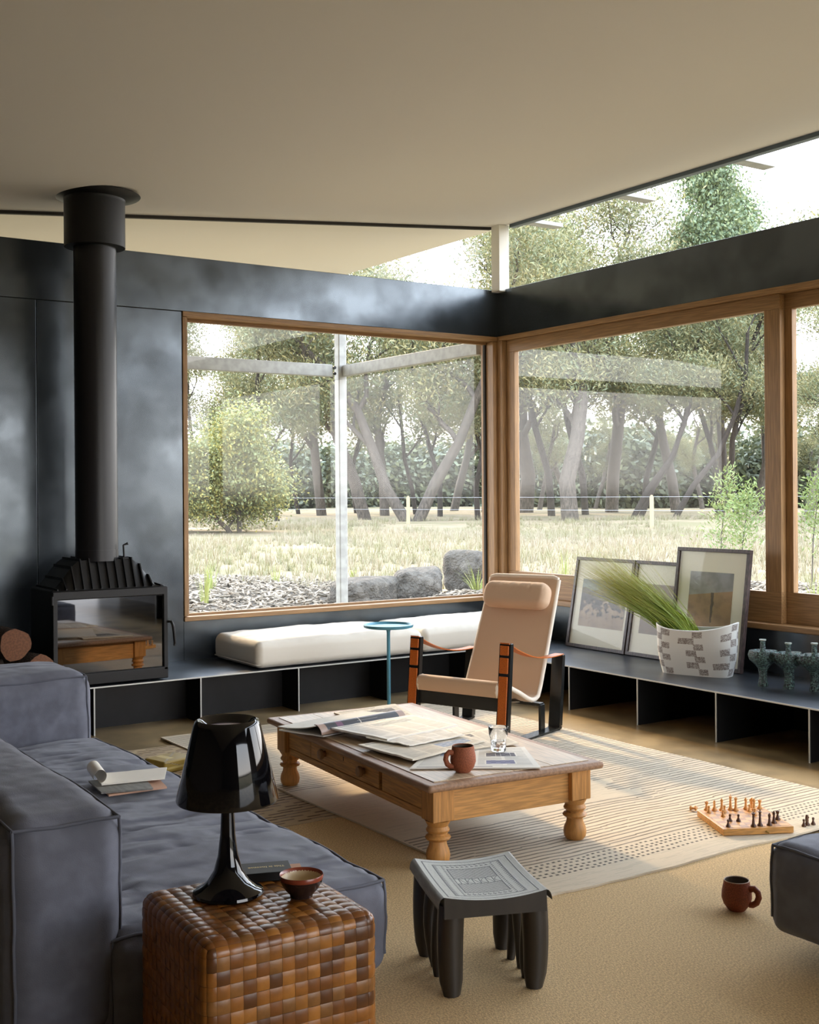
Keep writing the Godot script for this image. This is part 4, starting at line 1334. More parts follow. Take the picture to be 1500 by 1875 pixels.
func make_table() -> void:
	# local z runs along the table towards the camera
	var h := 0.33
	var w := 0.80
	var l := 1.56
	var tb := thing("coffee_table", "low old pine coffee table with a drawer and turned bun feet", "coffee table", Vector3(2.944, 0.016, -4.334), -0.085)
	var hh := h - 0.016
	part(tb, "top", MB.new().rbox(Vector3(0, hh - 0.017, 0), Vector3(w, 0.028, l), 0.013, Basis.IDENTITY, Vector3i(1, 1, 1), 4), M.pine_edge)
	for k in 4:
		var bw := (w - 0.09) / 4.0
		part(tb, "top_board", MB.new().rbox(Vector3(-(w - 0.09) / 2.0 + bw * (k + 0.5), hh - 0.003, 0), Vector3(bw - 0.0015, 0.006, l - 0.09), 0.0015), M.pine_top)
	var ax := w / 2.0 - 0.085
	var az := l / 2.0 - 0.085
	for s: Vector2 in [Vector2(-1, -1), Vector2(1, -1), Vector2(-1, 1), Vector2(1, 1)]:
		var at := Vector3(s.x * ax, 0, s.y * az)
		var lg := MB.new().rbox(at + Vector3(0, 0.222, 0), Vector3(0.092, 0.122, 0.092), 0.004)
		lg.lathe([Vector2(0.0, 0.0), Vector2(0.034, 0.0), Vector2(0.043, 0.012), Vector2(0.046, 0.03), Vector2(0.043, 0.048), Vector2(0.034, 0.068), Vector2(0.032, 0.084), Vector2(0.044, 0.09), Vector2(0.049, 0.097), Vector2(0.044, 0.104), Vector2(0.035, 0.108), Vector2(0.035, 0.114), Vector2(0.043, 0.12), Vector2(0.045, 0.126), Vector2(0.041, 0.132), Vector2(0.038, 0.14), Vector2(0.045, 0.152), Vector2(0.05, 0.162)], 36, at)
		part(tb, "leg", lg, M.pine_y)
	for s: float in [-1.0, 1.0]:
		part(tb, "end_rail", MB.new().rbox(Vector3(0, 0.218, s * (az + 0.012)), Vector3(2.0 * ax - 0.09, 0.13, 0.022), 0.003), M.pine_x)
	part(tb, "side_rail", MB.new().rbox(Vector3(ax + 0.012, 0.218, 0), Vector3(0.022, 0.13, 2.0 * az - 0.09), 0.003), M.pine_z)
	# drawer side, facing the sofa
	var sx := -ax - 0.012
	part(tb, "side_rail", MB.new().rbox(Vector3(sx, 0.168, 0), Vector3(0.022, 0.03, 2.0 * az - 0.09), 0.003).rbox(Vector3(sx, 0.235, -0.535), Vector3(0.022, 0.1, 0.26), 0.003).rbox(Vector3(sx, 0.235, 0.475), Vector3(0.022, 0.1, 0.37), 0.003), M.pine_z)
	part(tb, "drawer_gap", MB.new().box(Vector3(sx + 0.006, 0.234, -0.056), Vector3(0.006, 0.104, 0.71)), M.dark_gap)
	var dr := part(tb, "drawer", MB.new().rbox(Vector3(sx - 0.002, 0.23, -0.065), Vector3(0.022, 0.088, 0.665), 0.003), M.pine_z)
	var lay := Basis(Vector3(0, 0, 1), PI / 2)
	for z: float in [-0.245, 0.135]:
		part(dr, "knob", MB.new().lathe([Vector2(0.0, 0.0), Vector2(0.014, 0.0), Vector2(0.012, 0.01), Vector2(0.021, 0.014), Vector2(0.024, 0.022), Vector2(0.02, 0.03), Vector2(0.0, 0.034)], 24, Vector3(sx - 0.013, 0.232, z), lay), M.knob_wood)
	part(dr, "keyhole", MB.new().box(Vector3(sx - 0.0135, 0.245, -0.06), Vector3(0.001, 0.018, 0.005)), M.dark_gap)

	# newspapers and magazines
	var cream := Color(0.88, 0.84, 0.77)
	var white := Color(0.92, 0.90, 0.86)
	var grey_ink := Color(0.42, 0.40, 0.38)
	var specs := [
		["folded newspaper with a grey photograph at the far end of the coffee table", [[2.90, -5.0], [3.27, -5.03], [3.13, -4.58], [2.87, -4.57]], 0.0, 0.008, 0.004, 0.02, newsprint(1, [[40, 60, 180, 110, grey_ink]], cream), "newspaper"],
		["pale broadsheet under the rolled magazine near the drawer edge", [[2.50, -4.80], [3.02, -4.93], [3.04, -4.66], [2.59, -4.56]], 0.0, 0.006, 0.004, 0.0, newsprint(2, [], white), "newspaper"],
		["open newspaper with small colour pictures under the mug and tumbler", [[2.56, -3.84], [2.98, -3.56], [3.16, -3.88], [2.83, -4.08]], 0.0, 0.005, 0.003, 0.0, newsprint(3, [[150, 60, 60, 60, Color(0.45, 0.45, 0.6)], [150, 190, 70, 60, Color(0.35, 0.33, 0.36)], [40, 210, 70, 60, Color(0.62, 0.66, 0.76)]], white), "newspaper"],
		["folded newspaper half under the pile, toward the armchair", [[3.0, -4.22], [3.27, -4.26], [3.17, -3.93], [2.95, -3.95]], 0.006, 0.005, 0.006, 0.0, newsprint(4, [[30, 50, 90, 60, grey_ink]], cream), "newspaper"],
		["dog-eared newspaper with a blue picture at the pile's near side", [[2.585, -4.26], [3.05, -4.26], [3.06, -4.02], [2.615, -3.90]], 0.012, 0.007, 0.008, 0.0, newsprint(5, [[130, 220, 100, 80, Color(0.62, 0.67, 0.76)]], cream), "newspaper"],
		["thin sheet with a curved edge lying over the dog-eared newspaper", [[2.66, -4.32], [3.0, -4.40], [3.03, -4.12], [2.72, -4.08]], 0.024, 0.004, 0.012, 0.0, newsprint(6, [], white), "newspaper"],
		["topmost pale newspaper with a faint picture, middle of the table", [[2.63, -4.56], [3.09, -4.61], [3.12, -4.29], [2.70, -4.215]], 0.028, 0.008, 0.006, 0.0, newsprint(7, [[90, 60, 120, 60, Color(0.75, 0.76, 0.74)]], white), "newspaper"],
	]
	for e: Array in specs:
		var cs := []
		for q: Array in e[1]:
			cs.append(Vector2(q[0], q[1]))
		var mesh := sheet_on(cs, h + 0.001 + e[2], e[3], used.size(), e[4], e[5])
		whole("newspaper", mesh, printed("newsprint", e[6], 0.9), e[0], "newspaper")
	# magazine rolled open: flat page and a curved dark cover
	var mz := thing("magazine", "magazine with a dark cover picture curling over its spine", "magazine", Vector3(2.8, h + 0.01, -4.65))
	var mi := Image.create(256, 64, false, Image.FORMAT_RGB8)
	mi.fill(Color(0.62, 0.52, 0.46))
	fill(mi, 20, 14, 216, 34, Color(0.13, 0.12, 0.13))
	for k in 40:
		fill(mi, 110 + (k * 37) % 60, 18 + (k * 13) % 26, 6, 2, Color(0.5, 0.48, 0.47))
	fill(mi, 50, 18, 18, 24, Color(0.4, 0.24, 0.34))
	fill(mi, 118, 14, 3, 34, Color(0.7, 0.66, 0.6))
	var ax0 := Vector3(-0.235, 0, 0.07)
	var ax1 := Vector3(0.275, 0, -0.035)
	var across := Vector3(0.2, 0, 0.97).normalized()
	part(mz, "cover", MB.new().slab(20, 10, func(u: float, v: float) -> Vector3:
		var an := lerpf(-0.35, 2.2, v)
		return ax0.lerp(ax1, u) + across * (0.028 * sin(an - 0.5) + 0.01) + Vector3(0, 0.024 + 0.024 * cos(an) - 0.006 * u, 0), 0.004), printed("magazine_cover", mi, 0.35))
	part(mz, "pages", MB.new().slab(14, 8, func(u: float, v: float) -> Vector3:
		return ax0.lerp(ax1, u) - across * (0.26 * v) + Vector3(0, 0.006 + 0.036 * pow(1.0 - v, 2.0), 0), 0.004), M.paper_white)
	mug("ribbed terracotta mug standing on the corner of the coffee table", Vector3(2.712, h + 0.0, -3.699), 3.01, M.terracotta, 0.0)
	# tumbler of water
	var tm := thing("tumbler", "clear glass tumbler with a little water on the newspapers", "glass", Vector3(3.02, h + 0.011, -3.875))
	var facet := func(a: float, y: float) -> float:
		return 1.0 - 0.02 * absf(sin(a * 5.0)) * smoothstep(0.062, 0.045, y)
	part(tm, "glass_wall", MB.new().lathe([Vector2(0.0, 0.0), Vector2(0.029, 0.0), Vector2(0.031, 0.003), Vector2(0.033, 0.05), Vector2(0.0385, 0.062), Vector2(0.0415, 0.096), Vector2(0.0405, 0.0975), Vector2(0.0392, 0.096), Vector2(0.0362, 0.063), Vector2(0.0295, 0.05), Vector2(0.027, 0.014), Vector2(0.0, 0.012)], 60, Vector3.ZERO, Basis.IDENTITY, facet), M.tumbler_glass)
	part(tm, "water", MB.new().lathe([Vector2(0.0, 0.0122), Vector2(0.0268, 0.0143), Vector2(0.0285, 0.04), Vector2(0.0, 0.04)], 40), M.water)
	mug("terracotta mug standing on the jute rug beside the sofa end", Vector3(3.105, 0.008, -2.71), -1.23, M.terracotta_deep, 1.0)


func make_small_things() -> void:
	make_rugs()
	make_ottoman()
	make_stool()
	make_lamp()
	make_chess()
	make_frames()
	make_vases()
	make_loose()


func rug_image() -> Image:
	var im := Image.create(1024, 1650, false, Image.FORMAT_RGB8)
	var base := Color(0.80, 0.745, 0.65)
	im.fill(base)
	var r := RandomNumberGenerator.new()
	r.seed = 3
	for k in 9000:
		fill(im, r.randi() % 1024, r.randi() % 1650, r.randi_range(10, 60), 2, base.darkened(r.randf() * 0.09))
	var y := 1600
	var row := 0
	# rows counted from the near edge
	while y > 8:
		var near := 1600 - y
		if near < 30:
			y -= 10
			continue
		var dashed := near < 105
		var dark := Color(0.24, 0.22, 0.2) if dashed else Color(0.45, 0.41, 0.36)
		var x := 6
		var dy := 0
		while x < 1018:
			var seg := 7 if dashed else r.randi_range(14, 40)
			var plain := x < 640 + 30 * sin(row * 0.9) and near > 370 and near < 830
			if r.randf() < 0.15:
				dy = r.randi_range(-2, 2)
			if not plain and not (dashed and (x / 7) % 2 == 0):
				fill(im, x, y + dy, seg, 5 if dashed else 5, dark.lightened(r.randf() * 0.15))
			x += seg
		y -= 15 if dashed else 16
		row += 1
	return im


func make_rugs() -> void:
	var jm := mat("jute", 214, 182, 132, 0.95, 0.0, noise(0.09, 61, grey(0.8), grey(1.0), 3), Vector3.ONE, T.weave, 0.05)
	jm.uv1_scale = Vector3(3.2, 3.2, 2.0)
	whole("jute_rug", MB.new().rbox(Vector3(2.15, 0.004, -2.35), Vector3(3.5, 0.008, 4.2), 0.003), jm, "large plain tan jute rug under the stool and leather cube", "rug")
	# striped flat-weave
	var x0 := 2.61
	var x1 := 4.64
	var z0 := -6.45
	var z1 := -3.15
	var nz := FastNoiseLite.new()
	nz.seed = 5
	nz.frequency = 1.3
	var rm := printed("striped_weave", rug_image(), 0.95)
	var b := MB.new()
	var f := func(u: float, v: float) -> Vector3:
		var x := lerpf(x0, x1, u) + 0.012 * nz.get_noise_1d(v * 3.0) * (1.0 - absf(2.0 * u - 1.0) * 0.2)
		var z := lerpf(z0, z1, v) + 0.02 * nz.get_noise_1d(u * 3.0 + 9.0)
		return Vector3(x, 0.0155 + 0.0012 * nz.get_noise_2d(x * 3.0, z * 3.0), z)
	b.slab(60, 90, f, 0.0072)
	# turned-down edges where the floor under the rug is bare
	for k in 60:
		var p: Vector3 = f.call(k / 60.0, 0.0)
		var q: Vector3 = f.call((k + 1) / 60.0, 0.0)
		b.quad(p, q, Vector3(q.x, 0.001, q.z), Vector3(p.x, 0.001, p.z))
		p = f.call(1.0, k / 60.0)
		q = f.call(1.0, (k + 1) / 60.0)
		b.quad(p, q, Vector3(q.x, 0.001, q.z), Vector3(p.x, 0.001, p.z))
	whole("striped_rug", b, rm, "cream flat-weave rug with dark stripes under the coffee table", "rug")
	var im := Image.create(128, 512, false, Image.FORMAT_RGB8)
	im.fill(Color(0.69, 0.6, 0.47))
	for k in 46:
		for j in 16:
			if (j + k) % 5 != 0:
				fill(im, j * 8, 4 + k * 11 + (j * 5 + k) % 3, 8, 4, Color(0.36, 0.27, 0.18).lightened(0.08 * ((j * 7 + k * 3) % 4)))
	var rm2 := printed("brown_stripe_weave", im, 0.95)
	var b2 := MB.new().slab(10, 40, func(u: float, v: float) -> Vector3: return Vector3(lerpf(1.75, 2.74, u) + 0.01 * nz.get_noise_1d(v * 4.0), 0.0082 + 0.0006 * nz.get_noise_1d(u * 9.0 + v * 7.0), lerpf(-6.25, -4.46, v)), 0.0078)
	whole("small_rug", b2, rm2, "brown-striped rug between the sofa and the cream striped rug", "rug")


func make_ottoman() -> void:
	# cube covered in woven leather strips: each square of the weave is a piece
	var size := 0.43
	var hs := size / 2.0
	var n := 14
	var at := Vector3(1.272, 0.008, -2.565)
	var ot := thing("leather_cube", "brown woven-leather cube stool carrying the black lamp", "ottoman", at, -0.05)
	part(ot, "core", MB.new().rbox(Vector3(0, hs, 0), Vector3.ONE * (size - 0.008), 0.03, Basis.IDENTITY, Vector3i(1, 1, 1), 4), M.hide_dark)
	var r := 0.034
	var on := func(face: int, u: float, v: float, lift: float) -> Vector3:
		# face 0 top, 1 front (towards camera), 2 left, 3 right, 4 far
		var p := Vector3.ZERO
		var a := (u * 2.0 - 1.0) * hs
		var b := (v * 2.0 - 1.0) * hs
		match face:
			0: p = Vector3(a, hs, b)
			1: p = Vector3(a, -b, hs)
			2: p = Vector3(-hs, -b, a)
			3: p = Vector3(hs, -b, a)
			4: p = Vector3(a, -b, -hs)
		var q := p.clamp(-Vector3.ONE * (hs - r), Vector3.ONE * (hs - r))
		var d := (p - q).normalized()
		return q + d * (r + lift) + Vector3(0, hs, 0)
	var rest := MB.new()
	var count := 0
	rng.seed = 17
	var order := [0, 1, 2, 3, 4]
	for face: int in order:
		for j in n:
			for i in n:
				var over := (i + j) % 2 == 0
				var single := count < 300
				var b := MB.new() if single else rest
				var ju := rng.randf_range(-0.0006, 0.0006)
				var jv := rng.randf_range(-0.0006, 0.0006)
				b.surf(4, 4, func(u: float, v: float) -> Vector3:
					var along := v if over else u
					var side := u if over else v
					var lift := 0.0013 * (1.0 - pow(absf(2.0 * along - 1.0), 3.0)) - 0.0012 - 0.0016 * pow(absf(2.0 * side - 1.0), 10.0)
					var uu := (i + u * 0.985 + 0.0075) / n + ju
					var vv := (j + v * 0.985 + 0.0075) / n + jv
					return on.call(face, clampf(uu, 0.0, 1.0), clampf(vv, 0.0, 1.0), lift), face in [0, 3, 1])
				if single:
					var tone := rng.randi() % 5
					if face == 0 and rng.randf() < 0.5:
						tone = 1
					part(ot, "weave_square", b, M["hide_%d" % tone])
				count += 1
	var rs := part(ot, "weave_rest", rest, M.hide_0)
	rs.set_meta("kind", "stuff")


func make_stool() -> void:
	# carved top as an image used for tone and relief
	var im := Image.create(512, 640, false, Image.FORMAT_RGB8)
	var wax := Color(0.62, 0.62, 0.585)
	var cut := Color(0.05, 0.045, 0.04)
	im.fill(wax)
	var r := RandomNumberGenerator.new()
	r.seed = 6
	for k in 1500:
		fill(im, r.randi() % 512, r.randi() % 640, 2, r.randi_range(10, 60), wax.darkened(r.randf() * 0.12))
	var box := func(x: float, y: float, w: float, h: float, t: float) -> void:
		fill(im, x, y, w, t, cut)
		fill(im, x, y + h - t, w, t, cut)
		fill(im, x, y, t, h, cut)
		fill(im, x + w - t, y, t, h, cut)
	box.call(26, 30, 460, 580, 6)
	box.call(74, 70, 364, 500, 8)
	box.call(138, 128, 236, 384, 7)
	# rows of small triangles down the sides, scallops along the ends
	for k in 22:
		var y := 84 + k * 22
		for x: float in [84.0, 120.0, 378.0, 414.0]:
			for t in 14:
				fill(im, x + (0 if x < 256 else 14 - t), y + t, t + 1, 1, cut)
	for k in 9:
		for y: float in [78.0, 520.0]:
			for t in 15:
				var half := 12.0 * (t / 15.0 if y < 300 else 1.0 - t / 15.0)
				fill(im, 140 + k * 26 + 13 - half, y + t + 14, half * 2.0, 1, cut)
				fill(im, 140 + k * 26 + 13 - half, y + 14 - t, half * 0.7, 1, cut)
	# hatching above and below a central band
	for k in 30:
		for t in 140:
			var x := 138.0 + k * 17 - 190 + t * 1.1
			if x > 144 and x < 368:
				fill(im, x, 134 + t, 5, 1, cut.lightened(0.08))
				fill(im, x, 366 + t, 5, 1, cut.lightened(0.08))
			var x2 := 138.0 + k * 30 - t * 1.1
			if x2 > 144 and x2 < 368:
				fill(im, x2, 134 + t, 3, 1, cut.lightened(0.2))
	fill(im, 142, 276, 228, 88, wax)
	fill(im, 142, 276, 228, 7, cut)
	fill(im, 142, 357, 228, 7, cut)
	for k in 6:
		var x := 160.0 + k * 35
		fill(im, x, 284, 5, 74, cut)
		for t in 72:
			if k % 2 == 0:
				fill(im, x + 4 + t * 0.38, 285 + t, 4, 1, cut)
			else:
				fill(im, x + 27 - 19 * sin(PI * t / 72.0), 285 + t, 4, 1, cut)
	var tm := printed("carved_top", im, 0.45)
	tm.heightmap_enabled = true
	tm.heightmap_texture = tm.albedo_texture
	tm.heightmap_scale = 0.25
	var st := thing("carved_stool", "small dark carved wooden stool with a patterned top and rows of legs", "stool", Vector3(2.1, 0.008, -2.795), -0.37)
	var hx := 0.147
	var hz := 0.182
	var h := 0.272
	var dish := func(u: float, v: float) -> Vector3:
		var x := (u * 2.0 - 1.0) * hx
		var z := (v * 2.0 - 1.0) * hz
		return Vector3(x, h + 0.016 * pow(u * 2.0 - 1.0, 2.0) - 0.012 + 0.006 * pow(v * 2.0 - 1.0, 2.0), z)
	part(st, "carved_panel", MB.new().surf(24, 24, func(u: float, v: float) -> Vector3: return dish.call(u, v), true), tm)
	var blk := MB.new()
	for e in 4:
		for k in 24:
			var a := k / 24.0
			var c := (k + 1) / 24.0
			var p: Vector3
			var q: Vector3
			match e:
				0:
					p = dish.call(a, 0.0)
					q = dish.call(c, 0.0)
				1:
					p = dish.call(a, 1.0)
					q = dish.call(c, 1.0)
				2:
					p = dish.call(0.0, a)
					q = dish.call(0.0, c)
				3:
					p = dish.call(1.0, a)
					q = dish.call(1.0, c)
			blk.quad(p, q, Vector3(q.x, h - 0.05, q.z), Vector3(p.x, h - 0.05, p.z), Vector3(0, h - 0.03, 0))
	blk.quad(Vector3(-hx, h - 0.05, -hz), Vector3(hx, h - 0.05, -hz), Vector3(hx, h - 0.05, hz), Vector3(-hx, h - 0.05, hz), Vector3(0, h, 0))
	part(st, "seat", blk, M.stool_wood)
	for s: float in [-1.0, 1.0]:
		part(st, "lip", MB.new().surf(4, 24, func(u: float, v: float) -> Vector3:
			var p: Vector3 = dish.call(0.5 + s * 0.5, v)
			return p + Vector3(s * 0.016 * sin(u * PI / 2.0), -0.03 * (1.0 - cos(u * PI / 2.0)), 0), s < 0.0), M.stool_lip)
		for k in 5:
			var z: float = [0.15, 0.082, 0.008, -0.065, -0.148][k]
			var big := k == 0 or k == 4
			var rad := 0.0275 if big else 0.017
			var b := MB.new()
			var pts := []
			var rs := []
			for j in 7:
				var f := j / 6.0
				pts.append(Vector3(s * (hx - 0.028 + 0.005 * sin(f * PI) + (0.0 if big else 0.006 * sin(k * 2.0 + f * 4.0))), lerpf(h - 0.02, 0.0, f), z + (0.0 if big else 0.006 * sin(k + f * 5.0))))
				rs.append(rad * (1.1 - 0.24 * pow(f, 3.0)) * (1.0 if f < 1.0 else 0.8))
			b.tube(pts, rs, 10, true, 1.25 if big else 1.0)
			part(st, "leg", b, M.stool_wood)


func make_lamp() -> void:
	var la := thing("table_lamp", "glossy black table lamp with a cone shade on a flared foot", "lamp", Vector3(1.236, 0.438, -2.641))
	part(la, "base", MB.new().lathe([Vector2(0.0, 0.0), Vector2(0.08, 0.0), Vector2(0.0845, 0.004), Vector2(0.083, 0.01), Vector2(0.068, 0.017), Vector2(0.05, 0.032), Vector2(0.034, 0.058), Vector2(0.024, 0.095), Vector2(0.018, 0.145), Vector2(0.0155, 0.2), Vector2(0.0145, 0.30)], 56), M.lamp_black)
	part(la, "shade", MB.new().lathe([Vector2(0.119, 0.226), Vector2(0.121, 0.225), Vector2(0.1225, 0.23), Vector2(0.0795, 0.408), Vector2(0.076, 0.416), Vector2(0.07, 0.419), Vector2(0.062, 0.415), Vector2(0.05, 0.402)], 72), M.lamp_black)
	part(la, "inner_shade", MB.new().lathe([Vector2(0.05, 0.402), Vector2(0.074, 0.404), Vector2(0.119, 0.226)], 72), M.lamp_inner)
	part(la, "diffuser", MB.new().lathe([Vector2(0.05, 0.4), Vector2(0.0, 0.4)], 40), M.lamp_inner)
	# bowl
	var bo := thing("bowl", "small red-brown glazed bowl beside the lamp on the leather cube", "bowl", Vector3(1.372, 0.438, -2.525))
	var flute := func(a: float, y: float) -> float: return 1.0 + 0.022 * sin(a * 20.0) * smoothstep(0.048, 0.03, y)
	part(bo, "outside", MB.new().lathe([Vector2(0.0, 0.0), Vector2(0.026, 0.0), Vector2(0.027, 0.006), Vector2(0.038, 0.018), Vector2(0.049, 0.036), Vector2(0.052, 0.05)], 80, Vector3.ZERO, Basis.IDENTITY, flute), M.bowl_glaze)
	part(bo, "rim", MB.new().lathe([Vector2(0.0515, 0.043), Vector2(0.053, 0.05), Vector2(0.0515, 0.054), Vector2(0.048, 0.05), Vector2(0.047, 0.045)], 56), M.bowl_red)
	part(bo, "inside", MB.new().lathe([Vector2(0.048, 0.049), Vector2(0.044, 0.034), Vector2(0.03, 0.024), Vector2(0.0, 0.021)], 40), M.bowl_inside)
	# slim black box with gold lettering
	var bx := thing("small_box", "slim black box with gold lettering behind the lamp foot", "box", Vector3(1.372, 0.438, -2.708), -0.36)
	part(bx, "box", MB.new().rbox(Vector3(0, 0.0115, 0), Vector3(0.122, 0.022, 0.088), 0.0015), M.box_black)
	var tx := TextMesh.new()
	var sf := SystemFont.new()
	sf.font_names = PackedStringArray(["Droid Serif"])
	tx.font = sf
	tx.text = "This is Incense"
	tx.font_size = 16
	tx.pixel_size = 0.00082
	tx.depth = 0.0004
	var tm := part(bx, "lettering", tx, M.gilt)
	tm.transform = Transform3D(Basis(Vector3(-1, 0, 0), Vector3(0, 0, 1), Vector3(0, 1, 0)), Vector3(0, 0.0228, -0.002))
	part(bx, "card", MB.new().rbox(Vector3(0.045, 0.001, -0.052), Vector3(0.1, 0.002, 0.05), 0.0005), M.paper_edge)


func piece(kind: String, m: Material, at: Vector3, label: String, turn := 0.0, grp := "") -> Node3D:
	var tall: float = {"pawn": 0.03, "rook": 0.036, "knight": 0.042, "bishop": 0.05, "queen": 0.058, "king": 0.065}[kind]
	var o := thing("chess_" + kind, label, "chess piece", at, turn, grp)
	var k := tall
	var r := 0.0095 if kind == "pawn" else 0.0115
	var prof := [Vector2(0, 0), Vector2(r, 0), Vector2(r, 0.004), Vector2(r * 0.8, 0.007), Vector2(r * 0.55, 0.011), Vector2(r * 0.36, k * 0.55), Vector2(r * 0.34, k * 0.62), Vector2(r * 0.62, k * 0.66), Vector2(r * 0.4, k * 0.7)]
	match kind:
		"pawn": prof += [Vector2(r * 0.55, k * 0.78), Vector2(r * 0.6, k * 0.86), Vector2(r * 0.4, k * 0.96), Vector2(0, k)]
		"rook": prof += [Vector2(r * 0.62, k * 0.8), Vector2(r * 0.68, k), Vector2(r * 0.42, k), Vector2(r * 0.4, k * 0.92), Vector2(0, k * 0.92)]
		"bishop": prof += [Vector2(r * 0.55, k * 0.78), Vector2(r * 0.5, k * 0.86), Vector2(r * 0.2, k * 0.94), Vector2(r * 0.2, k * 0.98), Vector2(0, k)]
		"queen": prof += [Vector2(r * 0.45, k * 0.8), Vector2(r * 0.72, k * 0.92), Vector2(r * 0.4, k * 0.93), Vector2(r * 0.2, k * 0.98), Vector2(0, k)]
		"king": prof += [Vector2(r * 0.45, k * 0.8), Vector2(r * 0.68, k * 0.87), Vector2(r * 0.3, k * 0.9), Vector2(0, k * 0.91)]
		"knight": prof = prof.slice(0, 5) + [Vector2(r * 0.5, k * 0.34), Vector2(0, k * 0.36)]
	part(o, "body", MB.new().lathe(prof, 14), m)
	if kind == "king":
		part(o, "cross", MB.new().box(Vector3(0, k * 0.95, 0), Vector3(0.0022, k * 0.1, 0.0022)).box(Vector3(0, k * 0.96, 0), Vector3(0.007, 0.0022, 0.0022)), m)
	if kind == "knight":
		part(o, "head", MB.new().prism(PackedVector2Array([Vector2(-0.006, k * 0.34), Vector2(0.006, k * 0.34), Vector2(0.005, k * 0.6), Vector2(0.009, k * 0.68), Vector2(0.008, k * 0.78), Vector2(0.001, k * 0.92), Vector2(-0.002, k), Vector2(-0.006, k * 0.85), Vector2(-0.007, k * 0.6)]), 0.007), m)
	return o


func make_chess() -> void:
	var y := 0.017
	var bd := thing("chessboard", "folding wooden chessboard lying open on the striped rug", "chessboard", Vector3(3.896, y, -3.358), -0.467)
	for s: float in [-1.0, 1.0]:
		part(bd, "half_frame", MB.new().rbox(Vector3(0, 0.0135, s * 0.0735), Vector3(0.294, 0.027, 0.1465), 0.002), M.board_side)
	for i in 8:
		for j in 8:
			part(bd, "square", MB.new().box(Vector3((i - 3.5) * 0.0335, 0.0274, (j - 3.5) * 0.0335), Vector3(0.0333, 0.0012, 0.0333)), M.chess_light if (i + j) % 2 == 0 else M.board_dark)
	part(bd, "clasp", MB.new().tube([Vector3(0.03, 0.012, 0.147), Vector3(0.032, 0.01, 0.152), Vector3(0.04, 0.006, 0.153)], [0.003], 6), M.brass)
	var t := y + 0.0282
	var a := [
		["rook", 3.859, -3.528, "pale wooden rook at the left corner of the board's far side"], ["pawn", 3.837, -3.495, "pale pawn in front of the corner rook"], ["knight", 3.882, -3.506, "pale piece next in line right of the corner rook"],
		["bishop", 3.911, -3.491, "tall pale bishop left of the pale king"], ["pawn", 3.892, -3.459, "pale pawn close in front of the tall left bishop"], ["pawn", 3.837, -3.418, "pale pawn furthest forward on the left, nearest the dark pawns"],
		["king", 3.944, -3.473, "pale king with a small cross, tallest piece on the board"], ["queen", 3.953, -3.452, "pale queen right beside the pale king"], ["bishop", 4.005, -3.443, "pale bishop standing alone right of the queen"],
		["pawn", 3.99, -3.411, "pale pawn in front of the lone right bishop"], ["knight", 4.048, -3.449, "pale knight behind the group on the board's right"], ["bishop", 4.022, -3.413, "pale piece in front of the pale knight on the right"],
		["pawn", 3.96, -3.357, "pale pawn right behind the dark queen"], ["rook", 4.061, -3.416, "pale rook at the right end of the far row"],
	]
	for e: Array in a:
		piece(e[0], M.chess_light, Vector3(e[1], t, e[2]), e[3], rng.randf() * TAU)
	var b := [
		["pawn", 3.738, -3.304, "dark pawn at the board's near left corner"], ["pawn", 3.806, -3.354, "dark pawn just behind the one at the near left corner"], ["pawn", 3.833, -3.334, "lone dark pawn in the middle of the board"],
		["queen", 3.824, -3.249, "dark queen left of the dark king at the near edge"], ["king", 3.854, -3.241, "dark king, tallest dark piece on the near edge"], ["bishop", 3.889, -3.223, "dark bishop right of the dark king"],
		["bishop", 3.931, -3.235, "dark bishop second from the right on the near side"], ["rook", 3.983, -3.259, "dark rook at the right end of the dark pieces"],
	]
	for e: Array in b:
		piece(e[0], M.chess_dark, Vector3(e[1], t, e[2]), e[3], rng.randf() * TAU)
	var c := [["pawn", 4.073, -3.2, "captured dark piece on the rug, closest to the board"], ["knight", 4.1, -3.205, "taller captured dark piece between two others on the rug"], ["pawn", 4.126, -3.195, "captured dark piece on the rug, furthest from the board"]]
	for e: Array in c:
		piece(e[0], M.chess_dark, Vector3(e[1], y, e[2]), e[3])
	for k in 2:
		var p := piece("pawn", M.chess_light, Vector3([3.882, 3.902][k], y + 0.0095, [-3.642, -3.63][k]), ["fallen pale pawn on the rug, outer of the two beside the board", "fallen pale pawn on the rug, touching the board's corner side"][k])
		p.rotation = Vector3(PI / 2, [0.4, -0.8][k], 0)


func print_image(kind: int) -> Image:
	var w := 160
	var h: int = [160, 160, 220][kind]
	var im := Image.create(w, h, false, Image.FORMAT_RGB8)
	var f := FastNoiseLite.new()
	f.seed = 70 + kind
	f.frequency = 0.02
	f.fractal_octaves = 4
	for y in h:
		for x in w:
			var v := float(y) / h
			var nn := f.get_noise_2d(x, y)
			var c: Color
			match kind:
				0:
					c = Color(0.42, 0.5, 0.56) if v < 0.22 + 0.1 * nn else (Color(0.28, 0.26, 0.25) if v < 0.62 + 0.5 * f.get_noise_2d(x * 2.0, y * 2.0) else Color(0.60, 0.52, 0.43))
				1:
					c = Color(0.5, 0.42, 0.34) if v < 0.6 else Color(0.46, 0.39, 0.33)
				_:
					c = Color(0.52, 0.53, 0.54).lerp(Color(0.62, 0.6, 0.56), v * 2.0) if v < 0.36 - 0.1 * x / w else Color(0.62, 0.49, 0.34)
					if absf(x - 88 - 4 * nn) < 7.0 - 5.0 * v and v > 0.3 and v < 0.75:
						c = Color(0.34, 0.27, 0.2)
			im.set_pixel(x, y, c.darkened(0.18 * clampf(nn + 0.3, 0.0, 1.0)))
	return im


